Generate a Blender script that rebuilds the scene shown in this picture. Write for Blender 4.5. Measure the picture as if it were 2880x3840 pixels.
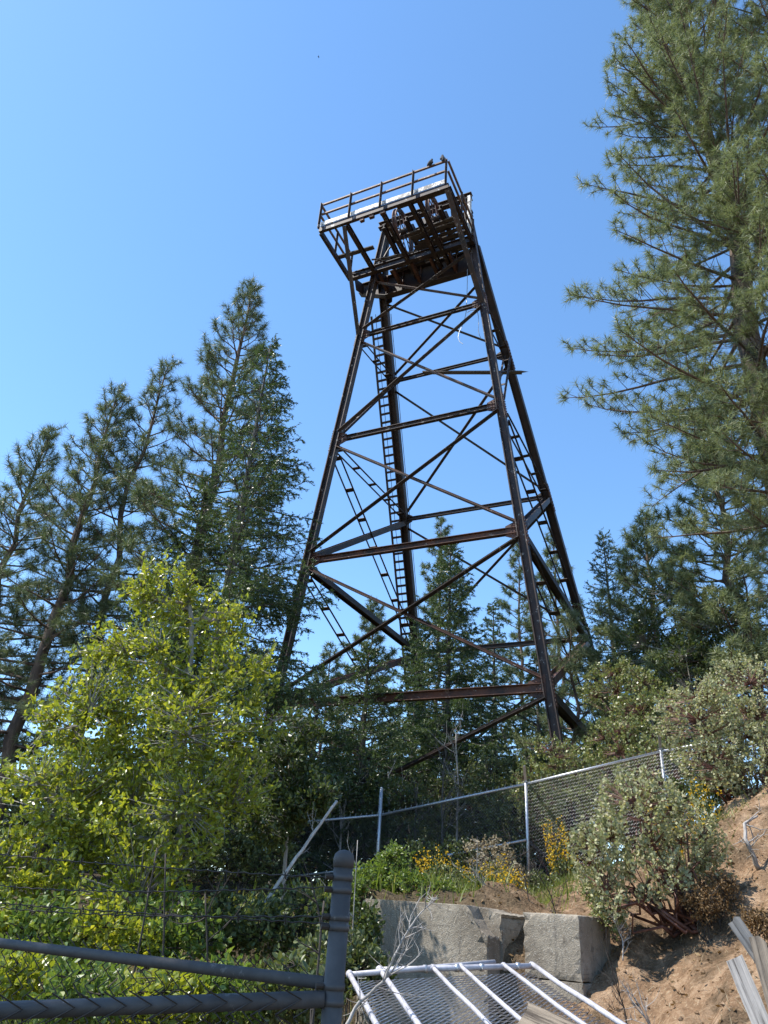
import bpy, math, random
import numpy as np
from mathutils import Vector, Matrix
for o in list(bpy.data.objects): bpy.data.objects.remove(o)
SC = bpy.context.scene
COL = SC.collection
PI = math.pi

# ------------------------------------------------------------------ camera
F, CX, CY = 2791.0, 1440.0, 1920.0                      # photograph pixels
EYE = np.array([0.0, 0.0, 1.6])
MC = np.array([[0.9976203, 0.0689473, 0.0],             # camera (right, down, forward) -> world
               [-0.03360835, 0.4862898, 0.87315102],
               [0.06020141, -0.87107319, 0.48744978]])
cam = bpy.data.cameras.new('camera')
cam.sensor_fit = 'VERTICAL'; cam.sensor_height = 24.0; cam.lens = 24.0 * F / 3840.0
cam.clip_start = 0.05; cam.clip_end = 5000
cam_o = bpy.data.objects.new('camera', cam); COL.objects.link(cam_o)
rm = Matrix(((MC[0, 0], -MC[0, 1], -MC[0, 2], EYE[0]),
             (MC[1, 0], -MC[1, 1], -MC[1, 2], EYE[1]),
             (MC[2, 0], -MC[2, 1], -MC[2, 2], EYE[2]), (0, 0, 0, 1)))
cam_o.matrix_world = rm
SC.camera = cam_o

# ------------------------------------------------------------------ light
SUN_AZ, SUN_EL = math.radians(-90), math.radians(57)      # azimuth from +Y, negative = left
sdir = Vector((math.sin(SUN_AZ) * math.cos(SUN_EL), math.cos(SUN_AZ) * math.cos(SUN_EL), math.sin(SUN_EL)))
W = bpy.data.worlds.new('World'); SC.world = W; W.use_nodes = True
nt = W.node_tree; bg = nt.nodes['Background']
sky = nt.nodes.new('ShaderNodeTexSky'); sky.sky_type = 'NISHITA'; sky.sun_disc = False
sky.sun_elevation = SUN_EL; sky.sun_rotation = SUN_AZ
sky.air_density = 1.0; sky.dust_density = 0.2; sky.ozone_density = 2.2; sky.altitude = 800
hs = nt.nodes.new('ShaderNodeHueSaturation'); hs.inputs['Saturation'].default_value = 1.12; hs.inputs['Hue'].default_value = 0.496; hs.inputs['Value'].default_value = 1.02
nt.links.new(sky.outputs[0], hs.inputs['Color']); nt.links.new(hs.outputs[0], bg.inputs[0]); bg.inputs[1].default_value = 0.15
sun = bpy.data.lights.new('sun', 'SUN'); sun.energy = 3.9; sun.angle = math.radians(0.53); sun.color = (1, 0.95, 0.87)
sun_o = bpy.data.objects.new('sun', sun); COL.objects.link(sun_o)
sun_o.rotation_euler = (-sdir).to_track_quat('-Z', 'Y').to_euler()
SC.view_settings.view_transform = 'Standard'; SC.view_settings.look = 'None'
SC.view_settings.exposure = 1.1; SC.view_settings.gamma = 1.0; SC.view_settings.use_curve_mapping = False
SC.render.engine = 'CYCLES'
SC.cycles.max_bounces = 6; SC.cycles.transparent_max_bounces = 8

# ------------------------------------------------------------------ helpers
def at(u, v, D):
    """point seen at photo pixel (u, v) at forward distance D (world y)"""
    d = MC @ np.array([(u - CX) / F, (v - CY) / F, 1.0])
    return EYE + d / d[1] * D

def nrm(v):
    v = np.asarray(v, float); n = np.linalg.norm(v)
    return v / n if n > 1e-12 else v

class MB:
    def __init__(s): s.v = []; s.f = []; s.n = 0
    def add(s, V, Fc):
        V = np.asarray(V, float); s.v.append(V)
        s.f += [tuple(int(i) + s.n for i in f) for f in Fc]; s.n += len(V); return s
    def box(s, c, size, ax=None):
        ax = np.eye(3) if ax is None else np.asarray(ax)
        sg = np.array([(-1, -1, -1), (1, -1, -1), (1, 1, -1), (-1, 1, -1), (-1, -1, 1), (1, -1, 1), (1, 1, 1), (-1, 1, 1)]) * .5
        V = np.asarray(c) + (sg * np.asarray(size)) @ ax
        return s.add(V, [(0, 3, 2, 1), (4, 5, 6, 7), (0, 1, 5, 4), (1, 2, 6, 5), (2, 3, 7, 6), (3, 0, 4, 7)])
    def frame(s, p0, p1, up):
        x = nrm(np.subtract(p1, p0)); z = np.asarray(up, float); z = nrm(z - (z @ x) * x); y = np.cross(z, x)
        return np.array([x, y, z])
    def beam(s, p0, p1, w, h, up=(0, 0, 1), off=(0, 0)):
        """rectangular bar, w across, h along up"""
        A = s.frame(p0, p1, up); c = (np.add(p0, p1)) / 2 + A[1] * off[0] + A[2] * off[1]
        return s.box(c, (np.linalg.norm(np.subtract(p1, p0)), w, h), A)
    def ibeam(s, p0, p1, h, b, tf=.025, tw=.02, up=(0, 0, 1)):
        s.beam(p0, p1, b, tf, up, (0, h / 2 - tf / 2)); s.beam(p0, p1, b, tf, up, (0, -h / 2 + tf / 2))
        return s.beam(p0, p1, tw, h - 2 * tf, up)
    def channel(s, p0, p1, h, b, t=.018, up=(0, 0, 1), sgn=1):
        s.beam(p0, p1, t, h, up); s.beam(p0, p1, b, t, up, (sgn * (b / 2 + t / 2), h / 2 - t / 2))
        return s.beam(p0, p1, b, t, up, (sgn * (b / 2 + t / 2), -h / 2 + t / 2))
    def angle(s, p0, p1, a, t=.014, up=(0, 0, 1), sgn=1):
        s.beam(p0, p1, t, a, up); return s.beam(p0, p1, a, t, up, (sgn * (a / 2 + t / 2), -a / 2 + t / 2))
    def tube(s, pts, rad, n=6, caps=True):
        P = np.asarray(pts, float); m = len(P)
        R = np.full(m, rad) if np.isscalar(rad) else np.asarray(rad, float)
        T = np.gradient(P, axis=0); T /= (np.linalg.norm(T, axis=1, keepdims=True) + 1e-12)
        ref = np.array([0, 0, 1.]) if abs(T[0, 2]) < .9 else np.array([1., 0, 0])
        U = np.cross(T, ref); U /= (np.linalg.norm(U, axis=1, keepdims=True) + 1e-9); Vv = np.cross(T, U)
        a = np.arange(n) * 2 * PI / n
        V = (P[:, None] + R[:, None, None] * (np.cos(a)[None, :, None] * U[:, None] + np.sin(a)[None, :, None] * Vv[:, None])).reshape(-1, 3)
        fc = [(i * n + j, i * n + (j + 1) % n, (i + 1) * n + (j + 1) % n, (i + 1) * n + j) for i in range(m - 1) for j in range(n)]
        if caps: fc += [tuple(range(n - 1, -1, -1)), tuple((m - 1) * n + j for j in range(n))]
        return s.add(V, fc)
    def data(s, name, org=(0, 0, 0), smooth=False):
        V = np.vstack(s.v) - np.asarray(org); me = bpy.data.meshes.new(name)
        me.from_pydata(V.tolist(), [], s.f)
        if smooth: me.polygons.foreach_set('use_smooth', [True] * len(me.polygons))
        me.update(); return me

def tri_mesh(name, V, k, smooth=False):
    """fast mesh from consecutive k-gons; V shape (N,k,3)"""
    N = len(V); me = bpy.data.meshes.new(name)
    me.vertices.add(N * k); me.vertices.foreach_set('co', V.reshape(-1).astype(np.float32))
    me.loops.add(N * k); me.loops.foreach_set('vertex_index', np.arange(N * k, dtype=np.int32))
    me.polygons.add(N); me.polygons.foreach_set('loop_start', np.arange(N, dtype=np.int32) * k)
    me.update(calc_edges=True); me.validate(); return me

def root(name, loc, label, cat, group=None):
    o = bpy.data.objects.new(name, None); COL.objects.link(o); o.location = tuple(loc); o.empty_display_size = .2
    o['label'] = label; o['category'] = cat
    if group: o['group'] = group
    return o
def top_of(p):
    while p.parent: p = p.parent
    return p
def part(name, mb, mat, parent, smooth=False, label=None, kind=None):
    """mesh part; vertices are given in world space, the thing's root is a plain translation"""
    org = np.array(top_of(parent).location)
    me = mb.data(name, org, smooth) if isinstance(mb, MB) else mb
    me.materials.append(mat)
    o = bpy.data.objects.new(name, me); COL.objects.link(o); o.parent = parent
    if label: o['label'] = label
    if kind: o['kind'] = kind
    return o
def inst(name, me, parent, loc, ax=None):
    """a copy that shares mesh data; loc in world space; ax rows = local axes"""
    o = bpy.data.objects.new(name, me); COL.objects.link(o); o.parent = parent
    org = np.array(top_of(parent).location); o.location = tuple(np.asarray(loc) - org)
    if ax is not None: o.rotation_euler = Matrix(np.asarray(ax).T.tolist()).to_euler()
    return o
def solo(name, mb, mat, label, cat, group=None, loc=None, smooth=False):
    """a thing that is one mesh"""
    V = np.vstack(mb.v); loc = V[V[:, 2].argmin()] if loc is None else loc
    me = mb.data(name, loc, smooth); me.materials.append(mat)
    o = bpy.data.objects.new(name, me); COL.objects.link(o); o.location = tuple(loc)
    o['label'] = label; o['category'] = cat
    if group: o['group'] = group
    return o
def setting(name, me, mat, kind):
    me.materials.append(mat); o = bpy.data.objects.new(name, me); COL.objects.link(o); o['kind'] = kind; return o

# ------------------------------------------------------------------ materials
def mat_base(name):
    m = bpy.data.materials.new(name); m.use_nodes = True; t = m.node_tree
    return m, t, t.nodes['Principled BSDF']
def nd(t, typ, **kw):
    n = t.nodes.new(typ)
    for k, v in kw.items(): setattr(n, k, v)
    return n
def noise(t, scale, detail=4, rough=.6, src=None, vec=None):
    n = nd(t, 'ShaderNodeTexNoise'); n.inputs['Scale'].default_value = scale; n.inputs['Detail'].default_value = detail
    n.inputs['Roughness'].default_value = rough
    if vec is not None: t.links.new(vec, n.inputs['Vector'])
    return n
def ramp(t, fac, stops):
    r = nd(t, 'ShaderNodeValToRGB'); e = r.color_ramp.elements
    while len(e) < len(stops): e.new(.5)
    for i, (p, c) in enumerate(stops): e[i].position = p; e[i].color = (*c, 1) if len(c) == 3 else c
    t.links.new(fac, r.inputs[0]); return r
def mix(t, fac, a, b, mode='MIX'):
    m = nd(t, 'ShaderNodeMix', data_type='RGBA', blend_type=mode)
    for s, v in ((0, fac), (6, a), (7, b)):
        if hasattr(v, 'is_linked') or isinstance(v, bpy.types.NodeSocket): t.links.new(v, m.inputs[s])
        elif isinstance(v, (int, float)): m.inputs[s].default_value = v
        else: m.inputs[s].default_value = (*v, 1)
    return m.outputs[2]
def bump(t, b, h, strength=.5, dist=.02):
    n = nd(t, 'ShaderNodeBump'); n.inputs['Strength'].default_value = strength; n.inputs['Distance'].default_value = dist
    t.links.new(h, n.inputs['Height']); t.links.new(n.outputs[0], b.inputs['Normal'])
def pos(t):
    return nd(t, 'ShaderNodeNewGeometry').outputs['Position']

def leaf_mat(name, c0, c1, c2=None, trans=.35, rough=.4, tint=None, spec=.5):
    """leaf: varied per leaf, lets light through"""
    m, t, b = mat_base(name)
    g = nd(t, 'ShaderNodeNewGeometry')
    stops = [(0, c0), (.7, c1)] + ([(1, c2)] if c2 else [])
    r = ramp(t, g.outputs['Random Per Island'], stops)
    n = noise(t, .9, 2, vec=g.outputs['Position'])
    col = mix(t, n.outputs[0], r.outputs[0], tuple(x * .62 for x in c0), 'MIX')
    mm = nd(t, 'ShaderNodeMath', operation='MULTIPLY'); mm.inputs[1].default_value = .42
    t.links.new(n.outputs[0], mm.inputs[0])
    col = mix(t, mm.outputs[0], r.outputs[0], tuple(x * .6 for x in c0))
    t.links.new(col, b.inputs['Base Color']); b.inputs['Roughness'].default_value = rough
    b.inputs['Specular IOR Level'].default_value = spec
    tr = nd(t, 'ShaderNodeBsdfTranslucent')
    tc = mix(t, 1.0, col, tint or (1.25, 1.3, .7), 'MULTIPLY'); t.links.new(tc, tr.inputs[0])
    ms = nd(t, 'ShaderNodeMixShader'); ms.inputs[0].default_value = trans
    t.links.new(b.outputs[0], ms.inputs[1]); t.links.new(tr.outputs[0], ms.inputs[2])
    t.links.new(ms.outputs[0], t.nodes['Material Output'].inputs[0]); return m

def bark_mat(name, c0, c1, scale=8, rough=.9):
    m, t, b = mat_base(name); p = pos(t)
    mp = nd(t, 'ShaderNodeMapping'); mp.inputs['Scale'].default_value = (1, 1, .25); t.links.new(p, mp.inputs[0])
    n = noise(t, scale, 6, .7, vec=mp.outputs[0])
    r = ramp(t, n.outputs[0], [(.35, c0), (.65, c1)])
    t.links.new(r.outputs[0], b.inputs['Base Color']); b.inputs['Roughness'].default_value = rough
    bump(t, b, n.outputs[0], .8, .02); return m

def steel_mat(name, dark, rust, paint, pf=.62, rough=.62):
    m, t, b = mat_base(name); p = pos(t)
    n1 = noise(t, 2.2, 8, .7, vec=p); n2 = noise(t, 5.5, 8, .75, vec=p); n3 = noise(t, 26, 4, .6, vec=p)
    c = ramp(t, n1.outputs[0], [(.35, dark), (.62, rust)]).outputs[0]
    f = ramp(t, n2.outputs[0], [(pf, (0, 0, 0)), (pf + .03, (1, 1, 1))]).outputs[0]
    c = mix(t, f, c, paint)
    f3 = nd(t, 'ShaderNodeMapRange'); f3.inputs[3].default_value = .6; f3.inputs[4].default_value = 1.35; t.links.new(n3.outputs[0], f3.inputs[0])
    cc = nd(t, 'ShaderNodeCombineColor')
    for i in range(3): t.links.new(f3.outputs[0], cc.inputs[i])
    c = mix(t, 1.0, c, cc.outputs[0], 'MULTIPLY')
    t.links.new(c, b.inputs['Base Color']); b.inputs['Roughness'].default_value = rough; b.inputs['Metallic'].default_value = .15
    bump(t, b, n3.outputs[0], .35, .006); return m

M = {}
M['steel'] = steel_mat('weathered steel', (.014, .012, .013), (.060, .032, .022), (.36, .34, .32), .60)
M['steel_rust'] = steel_mat('rusty steel', (.022, .015, .013), (.13, .05, .028), (.34, .30, .27), .61)
M['steel_dark'] = steel_mat('dark steel', (.015, .013, .013), (.05, .027, .02), (.16, .15, .14), .7)
M['steel_pale'] = steel_mat('flaking white paint', (.10, .08, .07), (.42, .39, .35), (.70, .68, .64), .48)
M['rail_rust'] = steel_mat('handrail steel', (.10, .065, .05), (.24, .15, .11), (.4, .37, .35), .58)

def simple(name, c, rough=.6, metal=0, var=.3, scale=20, bstr=.2):
    m, t, b = mat_base(name); p = pos(t); n = noise(t, scale, 6, .65, vec=p)
    r = ramp(t, n.outputs[0], [(.3, tuple(x * (1 - var) for x in c)), (.7, tuple(min(1, x * (1 + var)) for x in c))])
    t.links.new(r.outputs[0], b.inputs['Base Color']); b.inputs['Roughness'].default_value = rough; b.inputs['Metallic'].default_value = metal
    bump(t, b, n.outputs[0], bstr, .005); return m
M['galv'] = simple('galvanised pipe', (.46, .47, .49), .42, .75, .2, 30)
M['galv_old'] = steel_mat('stained pipe darkened for shade', (.045, .044, .046), (.085, .078, .074), (.16, .15, .14), .6, .68)  # blotchy stains; base colour also darkened to carry the shade on the near fence
M['galv_white'] = simple('pale painted pipe', (.40, .39, .42), .6, .15, .3, 12)
M['wire'] = simple('chain link wire', (.28, .29, .30), .45, .7, .2, 40)
M['wire_dark'] = simple('rusty barbed wire', (.05, .038, .03), .7, .4, .3, 30)
M['bird'] = simple('slate feathers', (.022, .022, .026), .95, 0, .4, 30)
M['beak'] = simple('dark beak', (.03, .03, .03), .5)
M['stick'] = bark_mat('pale dead wood', (.30, .27, .24), (.52, .48, .44), 14)
M['twig'] = bark_mat('grey dead twigs', (.20, .18, .16), (.42, .39, .36), 14)
M['dark_twig'] = bark_mat('dark twigs', (.025, .02, .016), (.07, .055, .045), 14)
M['pine_bark'] = bark_mat('pine bark', (.05, .035, .027), (.17, .115, .085), 7)
M['fir_bark'] = bark_mat('fir bark', (.045, .04, .035), (.13, .115, .10), 9)
M['oak_bark'] = bark_mat('pale oak bark', (.16, .145, .125), (.36, .33, .29), 9)
M['manz_bark'] = bark_mat('red manzanita bark', (.07, .028, .02), (.17, .07, .045), 9, .6)
M['pine_needle'] = leaf_mat('pine needles', (.17, .205, .095), (.24, .27, .14), (.34, .36, .22), .34, .5, (1.1, 1.15, .75), .35)
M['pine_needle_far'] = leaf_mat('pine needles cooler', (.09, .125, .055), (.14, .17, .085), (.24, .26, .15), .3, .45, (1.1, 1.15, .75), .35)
M['fir_needle'] = leaf_mat('fir needles', (.055, .085, .032), (.09, .13, .05), (.14, .18, .065), .28, .4, (1.2, 1.3, .6), .45)
M['fir_needle_blue'] = leaf_mat('blue green fir needles', (.06, .095, .055), (.10, .14, .085), (.14, .18, .11), .25, .4, (1.1, 1.2, .8), .45)
M['oak_leaf'] = leaf_mat('yellow green oak leaves', (.20, .25, .035), (.33, .37, .05), (.50, .48, .09), .45, .32, (1.35, 1.3, .5), .7)
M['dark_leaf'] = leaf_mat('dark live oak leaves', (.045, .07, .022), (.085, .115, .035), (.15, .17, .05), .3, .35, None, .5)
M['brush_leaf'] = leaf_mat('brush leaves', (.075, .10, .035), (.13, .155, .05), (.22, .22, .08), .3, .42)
M['manz_leaf'] = leaf_mat('silvery manzanita leaves', (.29, .30, .15), (.42, .42, .24), (.60, .50, .30), .3, .6, (1.1, 1.2, .7), .5)
M['manz_leaf_green'] = leaf_mat('green manzanita leaves', (.17, .20, .07), (.26, .29, .11), (.40, .34, .16), .28, .38, (1.15, 1.2, .6), .5)
M['fresh_leaf'] = leaf_mat('fresh bramble leaves', (.11, .17, .035), (.19, .26, .055), (.27, .30, .06), .38, .38)
M['broom_green'] = leaf_mat('broom stems', (.05, .085, .02), (.09, .13, .03), None, .3, .5)
M['yellow'] = leaf_mat('yellow broom flowers', (.62, .38, .015), (.78, .52, .02), (.85, .65, .08), .35, .5, (1.1, 1.0, .4))
M['grass'] = leaf_mat('spring grass', (.12, .17, .03), (.21, .26, .055), (.42, .38, .17), .45, .5)
M['dry_brown'] = leaf_mat('dry brown leaves', (.13, .075, .03), (.22, .13, .05), (.30, .20, .09), .25, .7, (1.1, 1, .7))
M['dry'] = leaf_mat('dry grass and litter', (.30, .24, .14), (.42, .36, .24), (.5, .46, .36), .3, .7, (1.1, 1, .8))

def wood_mat(name, c0, c1):
    m, t, b = mat_base(name); tc = nd(t, 'ShaderNodeTexCoord')
    mp = nd(t, 'ShaderNodeMapping'); mp.inputs['Scale'].default_value = (1.4, 34, 34); t.links.new(tc.outputs['Object'], mp.inputs[0])
    n = noise(t, 1.6, 8, .65, vec=mp.outputs[0])
    r = ramp(t, n.outputs[0], [(.40, c0), (.50, c1), (.62, tuple(min(1, x * 1.35) for x in c1))])
    t.links.new(r.outputs[0], b.inputs['Base Color']); b.inputs['Roughness'].default_value = .85
    bump(t, b, n.outputs[0], .7, .008); return m
M['wood'] = wood_mat('weathered grey board', (.06, .052, .046), (.21, .195, .18))
M['wood_brown'] = wood_mat('weathered brown board', (.06, .045, .033), (.20, .16, .12))
M['plank'] = wood_mat('old deck plank', (.025, .02, .016), (.10, .08, .065))
M['plank_pale'] = wood_mat('sun bleached plank', (.30, .25, .20), (.58, .52, .46))

def concrete_mat():
    m, t, b = mat_base('old stained concrete'); p = pos(t)
    n1 = noise(t, 1.6, 8, .65, vec=p); n2 = noise(t, 14, 6, .7, vec=p); n3 = noise(t, 70, 3, .6, vec=p)
    mp = nd(t, 'ShaderNodeMapping'); mp.inputs['Scale'].default_value = (9, 9, .7); t.links.new(p, mp.inputs[0])
    n4 = noise(t, 1.3, 6, .7, vec=mp.outputs[0])
    c = ramp(t, n1.outputs[0], [(.3, (.15, .122, .09)), (.55, (.28, .24, .185)), (.75, (.39, .345, .28))]).outputs[0]
    f = ramp(t, n2.outputs[0], [(.52, (0, 0, 0)), (.68, (1, 1, 1))]).outputs[0]
    c = mix(t, f, c, (.15, .125, .095))  # stains, darkened further to make up for weak shade on the side faces
    f4 = ramp(t, n4.outputs[0], [(.57, (0, 0, 0)), (.72, (.8, .8, .8))]).outputs[0]
    c = mix(t, f4, c, (.13, .115, .095))
    f3 = ramp(t, n3.outputs[0], [(.62, (0, 0, 0)), (.68, (1, 1, 1))]).outputs[0]
    c = mix(t, f3, c, (.46, .43, .38))
    mh = nd(t, 'ShaderNodeMapping'); mh.inputs['Scale'].default_value = (.5, .5, 11); t.links.new(p, mh.inputs[0])
    n6 = noise(t, 1.0, 5, .6, vec=mh.outputs[0]); f6 = ramp(t, n6.outputs[0], [(.58, (0, 0, 0)), (.66, (.7, .7, .7))]).outputs[0]
    c = mix(t, f6, c, (.14, .12, .095))
    t.links.new(c, b.inputs['Base Color']); b.inputs['Roughness'].default_value = .92
    ad = nd(t, 'ShaderNodeMath', operation='ADD'); t.links.new(n2.outputs[0], ad.inputs[0]); t.links.new(n3.outputs[0], ad.inputs[1])
    bump(t, b, ad.outputs[0], .7, .012); return m
M['concrete'] = concrete_mat()

def ground_mat():
    m, t, b = mat_base('hillside soil'); p = pos(t)
    n1 = noise(t, .55, 6, .6, vec=p); n2 = noise(t, 5, 8, .7, vec=p); n3 = noise(t, 34, 5, .7, vec=p)
    soil = ramp(t, n2.outputs[0], [(.28, (.12, .07, .04)), (.5, (.27, .17, .10)), (.7, (.46, .32, .21))]).outputs[0]
    f3 = ramp(t, n3.outputs[0], [(.54, (0, 0, 0)), (.66, (1, 1, 1))]).outputs[0]
    soil = mix(t, f3, soil, (.42, .31, .20))
    n5 = noise(t, 1.3, 7, .68, vec=p); f5 = ramp(t, n5.outputs[0], [(.47, (0, 0, 0)), (.6, (1, 1, 1))]).outputs[0]
    soil = mix(t, f5, soil, ramp(t, n3.outputs[0], [(.35, (.055, .038, .022)), (.65, (.17, .115, .07))]).outputs[0])
    litter = ramp(t, n3.outputs[0], [(.35, (.045, .035, .022)), (.6, (.13, .10, .06)), (.75, (.22, .19, .12))]).outputs[0]
    sp = nd(t, 'ShaderNodeSeparateXYZ'); t.links.new(p, sp.inputs[0])
    mr = nd(t, 'ShaderNodeMapRange'); mr.inputs[1].default_value = 1.2; mr.inputs[2].default_value = 2.6; t.links.new(sp.outputs[0], mr.inputs[0])
    my = nd(t, 'ShaderNodeMapRange'); my.inputs[1].default_value = 16; my.inputs[2].default_value = 13; t.links.new(sp.outputs[1], my.inputs[0])
    mu = nd(t, 'ShaderNodeMath', operation='MULTIPLY'); t.links.new(mr.outputs[0], mu.inputs[0]); t.links.new(my.outputs[0], mu.inputs[1])
    n4 = noise(t, 1.7, 4, .6, vec=p); su = nd(t, 'ShaderNodeMath', operation='MULTIPLY_ADD'); su.inputs[1].default_value = .9; su.inputs[2].default_value = -.45
    t.links.new(n4.outputs[0], su.inputs[0]); ad = nd(t, 'ShaderNodeMath', operation='ADD', use_clamp=True)
    t.links.new(mu.outputs[0], ad.inputs[0]); t.links.new(su.outputs[0], ad.inputs[1])
    c = mix(t, ad.outputs[0], litter, soil)
    t.links.new(c, b.inputs['Base Color']); b.inputs['Roughness'].default_value = 1; b.inputs['Specular IOR Level'].default_value = .15
    a2 = nd(t, 'ShaderNodeMath', operation='ADD'); t.links.new(n2.outputs[0], a2.inputs[0]); t.links.new(n3.outputs[0], a2.inputs[1])
    bump(t, b, a2.outputs[0], .9, .05); return m
M['ground'] = ground_mat()

# ------------------------------------------------------------------ ground
CP = np.array([(0, 0, 0), (-6, 0, -.2), (6, 0, .7), (3, 3, .8), (0, 5, .25), (-5, 5, .1), (0, 7.8, .35), (2, 7.8, .55), (2.4, 5, .95),
    (4, 9.5, 2.0), (4.9, 9, 2.5), (6.5, 12, 4.1), (8, 9, 4.3), (5, 5, 2.2), (9, 5, 4), (0, 10.2, 1.75), (1.5, 10.2, 1.9), (2.6, 11, 2.05), (3.1, 15, 2.3), (1.5, 13.5, 1.95), (2.4, 13, 2.0),
    (.3, 16.2, 2.1), (-4, 12, 1.0), (-8, 12, .6), (-4, 18, 2.2), (-10, 20, 2.2), (5.6, 14.5, 3.2), (8, 16, 4.2), (12, 16, 5), (4.87, 18.2, 2.5),
    (-3.3, 22.2, 2.3), (3.3, 35, 3), (11.3, 31, 3.6), (0, 45, 3.6), (20, 30, 5), (-20, 30, 3.4), (20, 10, 6), (-20, 0, 0), (-20, 14, 1.6), (20, 0, 3), (0, -15, -.5), (30, 50, 5), (-30, 50, 4)], float)
def tps_k(r2): return np.where(r2 > 1e-9, .5 * r2 * np.log(np.maximum(r2, 1e-9)), 0)
_n = len(CP); _K = tps_k(((CP[:, None, :2] - CP[None, :, :2]) ** 2).sum(-1)) + np.eye(_n) * .3
_P = np.column_stack([np.ones(_n), CP[:, :2]])
_w = np.linalg.solve(np.block([[_K, _P], [_P.T, np.zeros((3, 3))]]), np.concatenate([CP[:, 2], np.zeros(3)]))
_rs = np.random.RandomState(5); _G = _rs.rand(64, 64)
def vnoise(x, y, s):
    x = x * s; y = y * s; xi = np.floor(x).astype(int); yi = np.floor(y).astype(int); fx = x - xi; fy = y - yi
    fx = fx * fx * (3 - 2 * fx); fy = fy * fy * (3 - 2 * fy); g = lambda a, b: _G[a % 64, b % 64]
    return (g(xi, yi) * (1 - fx) + g(xi + 1, yi) * fx) * (1 - fy) + (g(xi, yi + 1) * (1 - fx) + g(xi + 1, yi + 1) * fx) * fy - .5
def hgt(x, y):
    x = np.atleast_1d(np.asarray(x, float)); y = np.atleast_1d(np.asarray(y, float)); sh = x.shape
    x = x.ravel(); y = y.ravel(); q = np.column_stack([x, y])
    xc = np.clip(x, -30, 30); yc = np.clip(y, -15, 50)
    r2 = (xc[:, None] - CP[None, :, 0]) ** 2 + (yc[:, None] - CP[None, :, 1]) ** 2
    z = tps_k(r2) @ _w[:_n] + _w[_n] + xc * _w[_n + 1] + yc * _w[_n + 2]
    near = np.exp(-((x - 3) ** 2 + (y - 9) ** 2) / 160)
    z += (vnoise(x, y, 1.1) * .22 + vnoise(x + 9, y + 3, 2.7) * .26 + vnoise(x, y, 6.3) * .13) * near
    a = (x - 1.28) * .788 - (y - 9.35) * .616; b = (x - 1.28) * .616 + (y - 9.35) * .788      # cut in front of the old foundation wall
    k = np.clip((a + 2.6) / .6, 0, 1) * np.clip((1.25 - a) / .5, 0, 1) * np.clip((.45 - b) / .3, 0, 1) * np.clip((b + 4) / 2.5, 0, 1)
    z = z * (1 - k) + np.minimum(z, .45) * k
    return z.reshape(sh)
def H(x, y): return float(hgt(x, y)[0])
def axis(lo, hi, step, far_lo, far_hi, g=1.16):
    a = list(np.arange(lo, hi, step)); s = step; v = a[-1]
    while v < far_hi: s *= g; v += s; a.append(v)
    s = step; v = lo; b = []
    while v > far_lo: s *= g; v -= s; b.append(v)
    return np.array(b[::-1] + a)
gx = axis(-2, 9, .1, -900, 900); gy = axis(4, 15, .1, -300, 1800)
GX, GY = np.meshgrid(gx, gy); GZ = hgt(GX, GY)
gv = np.stack([GX, GY, GZ], -1).reshape(-1, 3); nx = len(gx); ny = len(gy)
ii = (np.arange(ny - 1)[:, None] * nx + np.arange(nx - 1)[None]).ravel()
quads = np.stack([ii, ii + 1, ii + nx + 1, ii + nx], 1)
gm = bpy.data.meshes.new('ground'); gm.vertices.add(len(gv)); gm.vertices.foreach_set('co', gv.ravel().astype(np.float32))
gm.loops.add(quads.size); gm.loops.foreach_set('vertex_index', quads.ravel().astype(np.int32))
gm.polygons.add(len(quads)); gm.polygons.foreach_set('loop_start', np.arange(len(quads), dtype=np.int32) * 4)
gm.update(calc_edges=True); gm.polygons.foreach_set('use_smooth', [True] * len(quads))
setting('ground', gm, M['ground'], 'structure')

# ------------------------------------------------------------------ the headframe
TR = np.array([[.8961, 0, .4439], [-.4439, 0, .8961], [0, -1, 0]]); TO = np.array([1.455, 21.543, 21.005])
def tp(X, s, Y): return TR @ np.array([X, s, Y], float) + TO     # tower coordinates: across, down, back
TX, TY, TZ = nrm(TR[:, 0]), nrm(TR[:, 2]), np.array([0, 0, 1.])
LV = {0: -3.1, 1: 0, 2: 4.636, 3: 9.254, 4: 13.873, 5: 18.05}
def fl(s): return tp(-(2.4 + .12 * s), s, -1.431 - .005 * s)
def fr(s): return tp(2.4 + .12 * s, s, -1.431 - .005 * s)
def bl(s): return tp(-(2.4 + .12 * s), s, 1.431 + .689 * s)
def br(s): return tp(2.4 + .12 * s, s, 1.431 + .689 * s)
base = tp(0, 19, 3); base[2] = H(base[0], base[1])
HF = root('headframe', base, 'tall rusty steel mine headframe with railed platform and sheave wheels', 'mine tower')
def foot_s(fn):
    for s in np.arange(14, 22, .1):
        p = fn(s)
        if p[2] < H(p[0], p[1]) - .15: return s
    return 20
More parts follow.
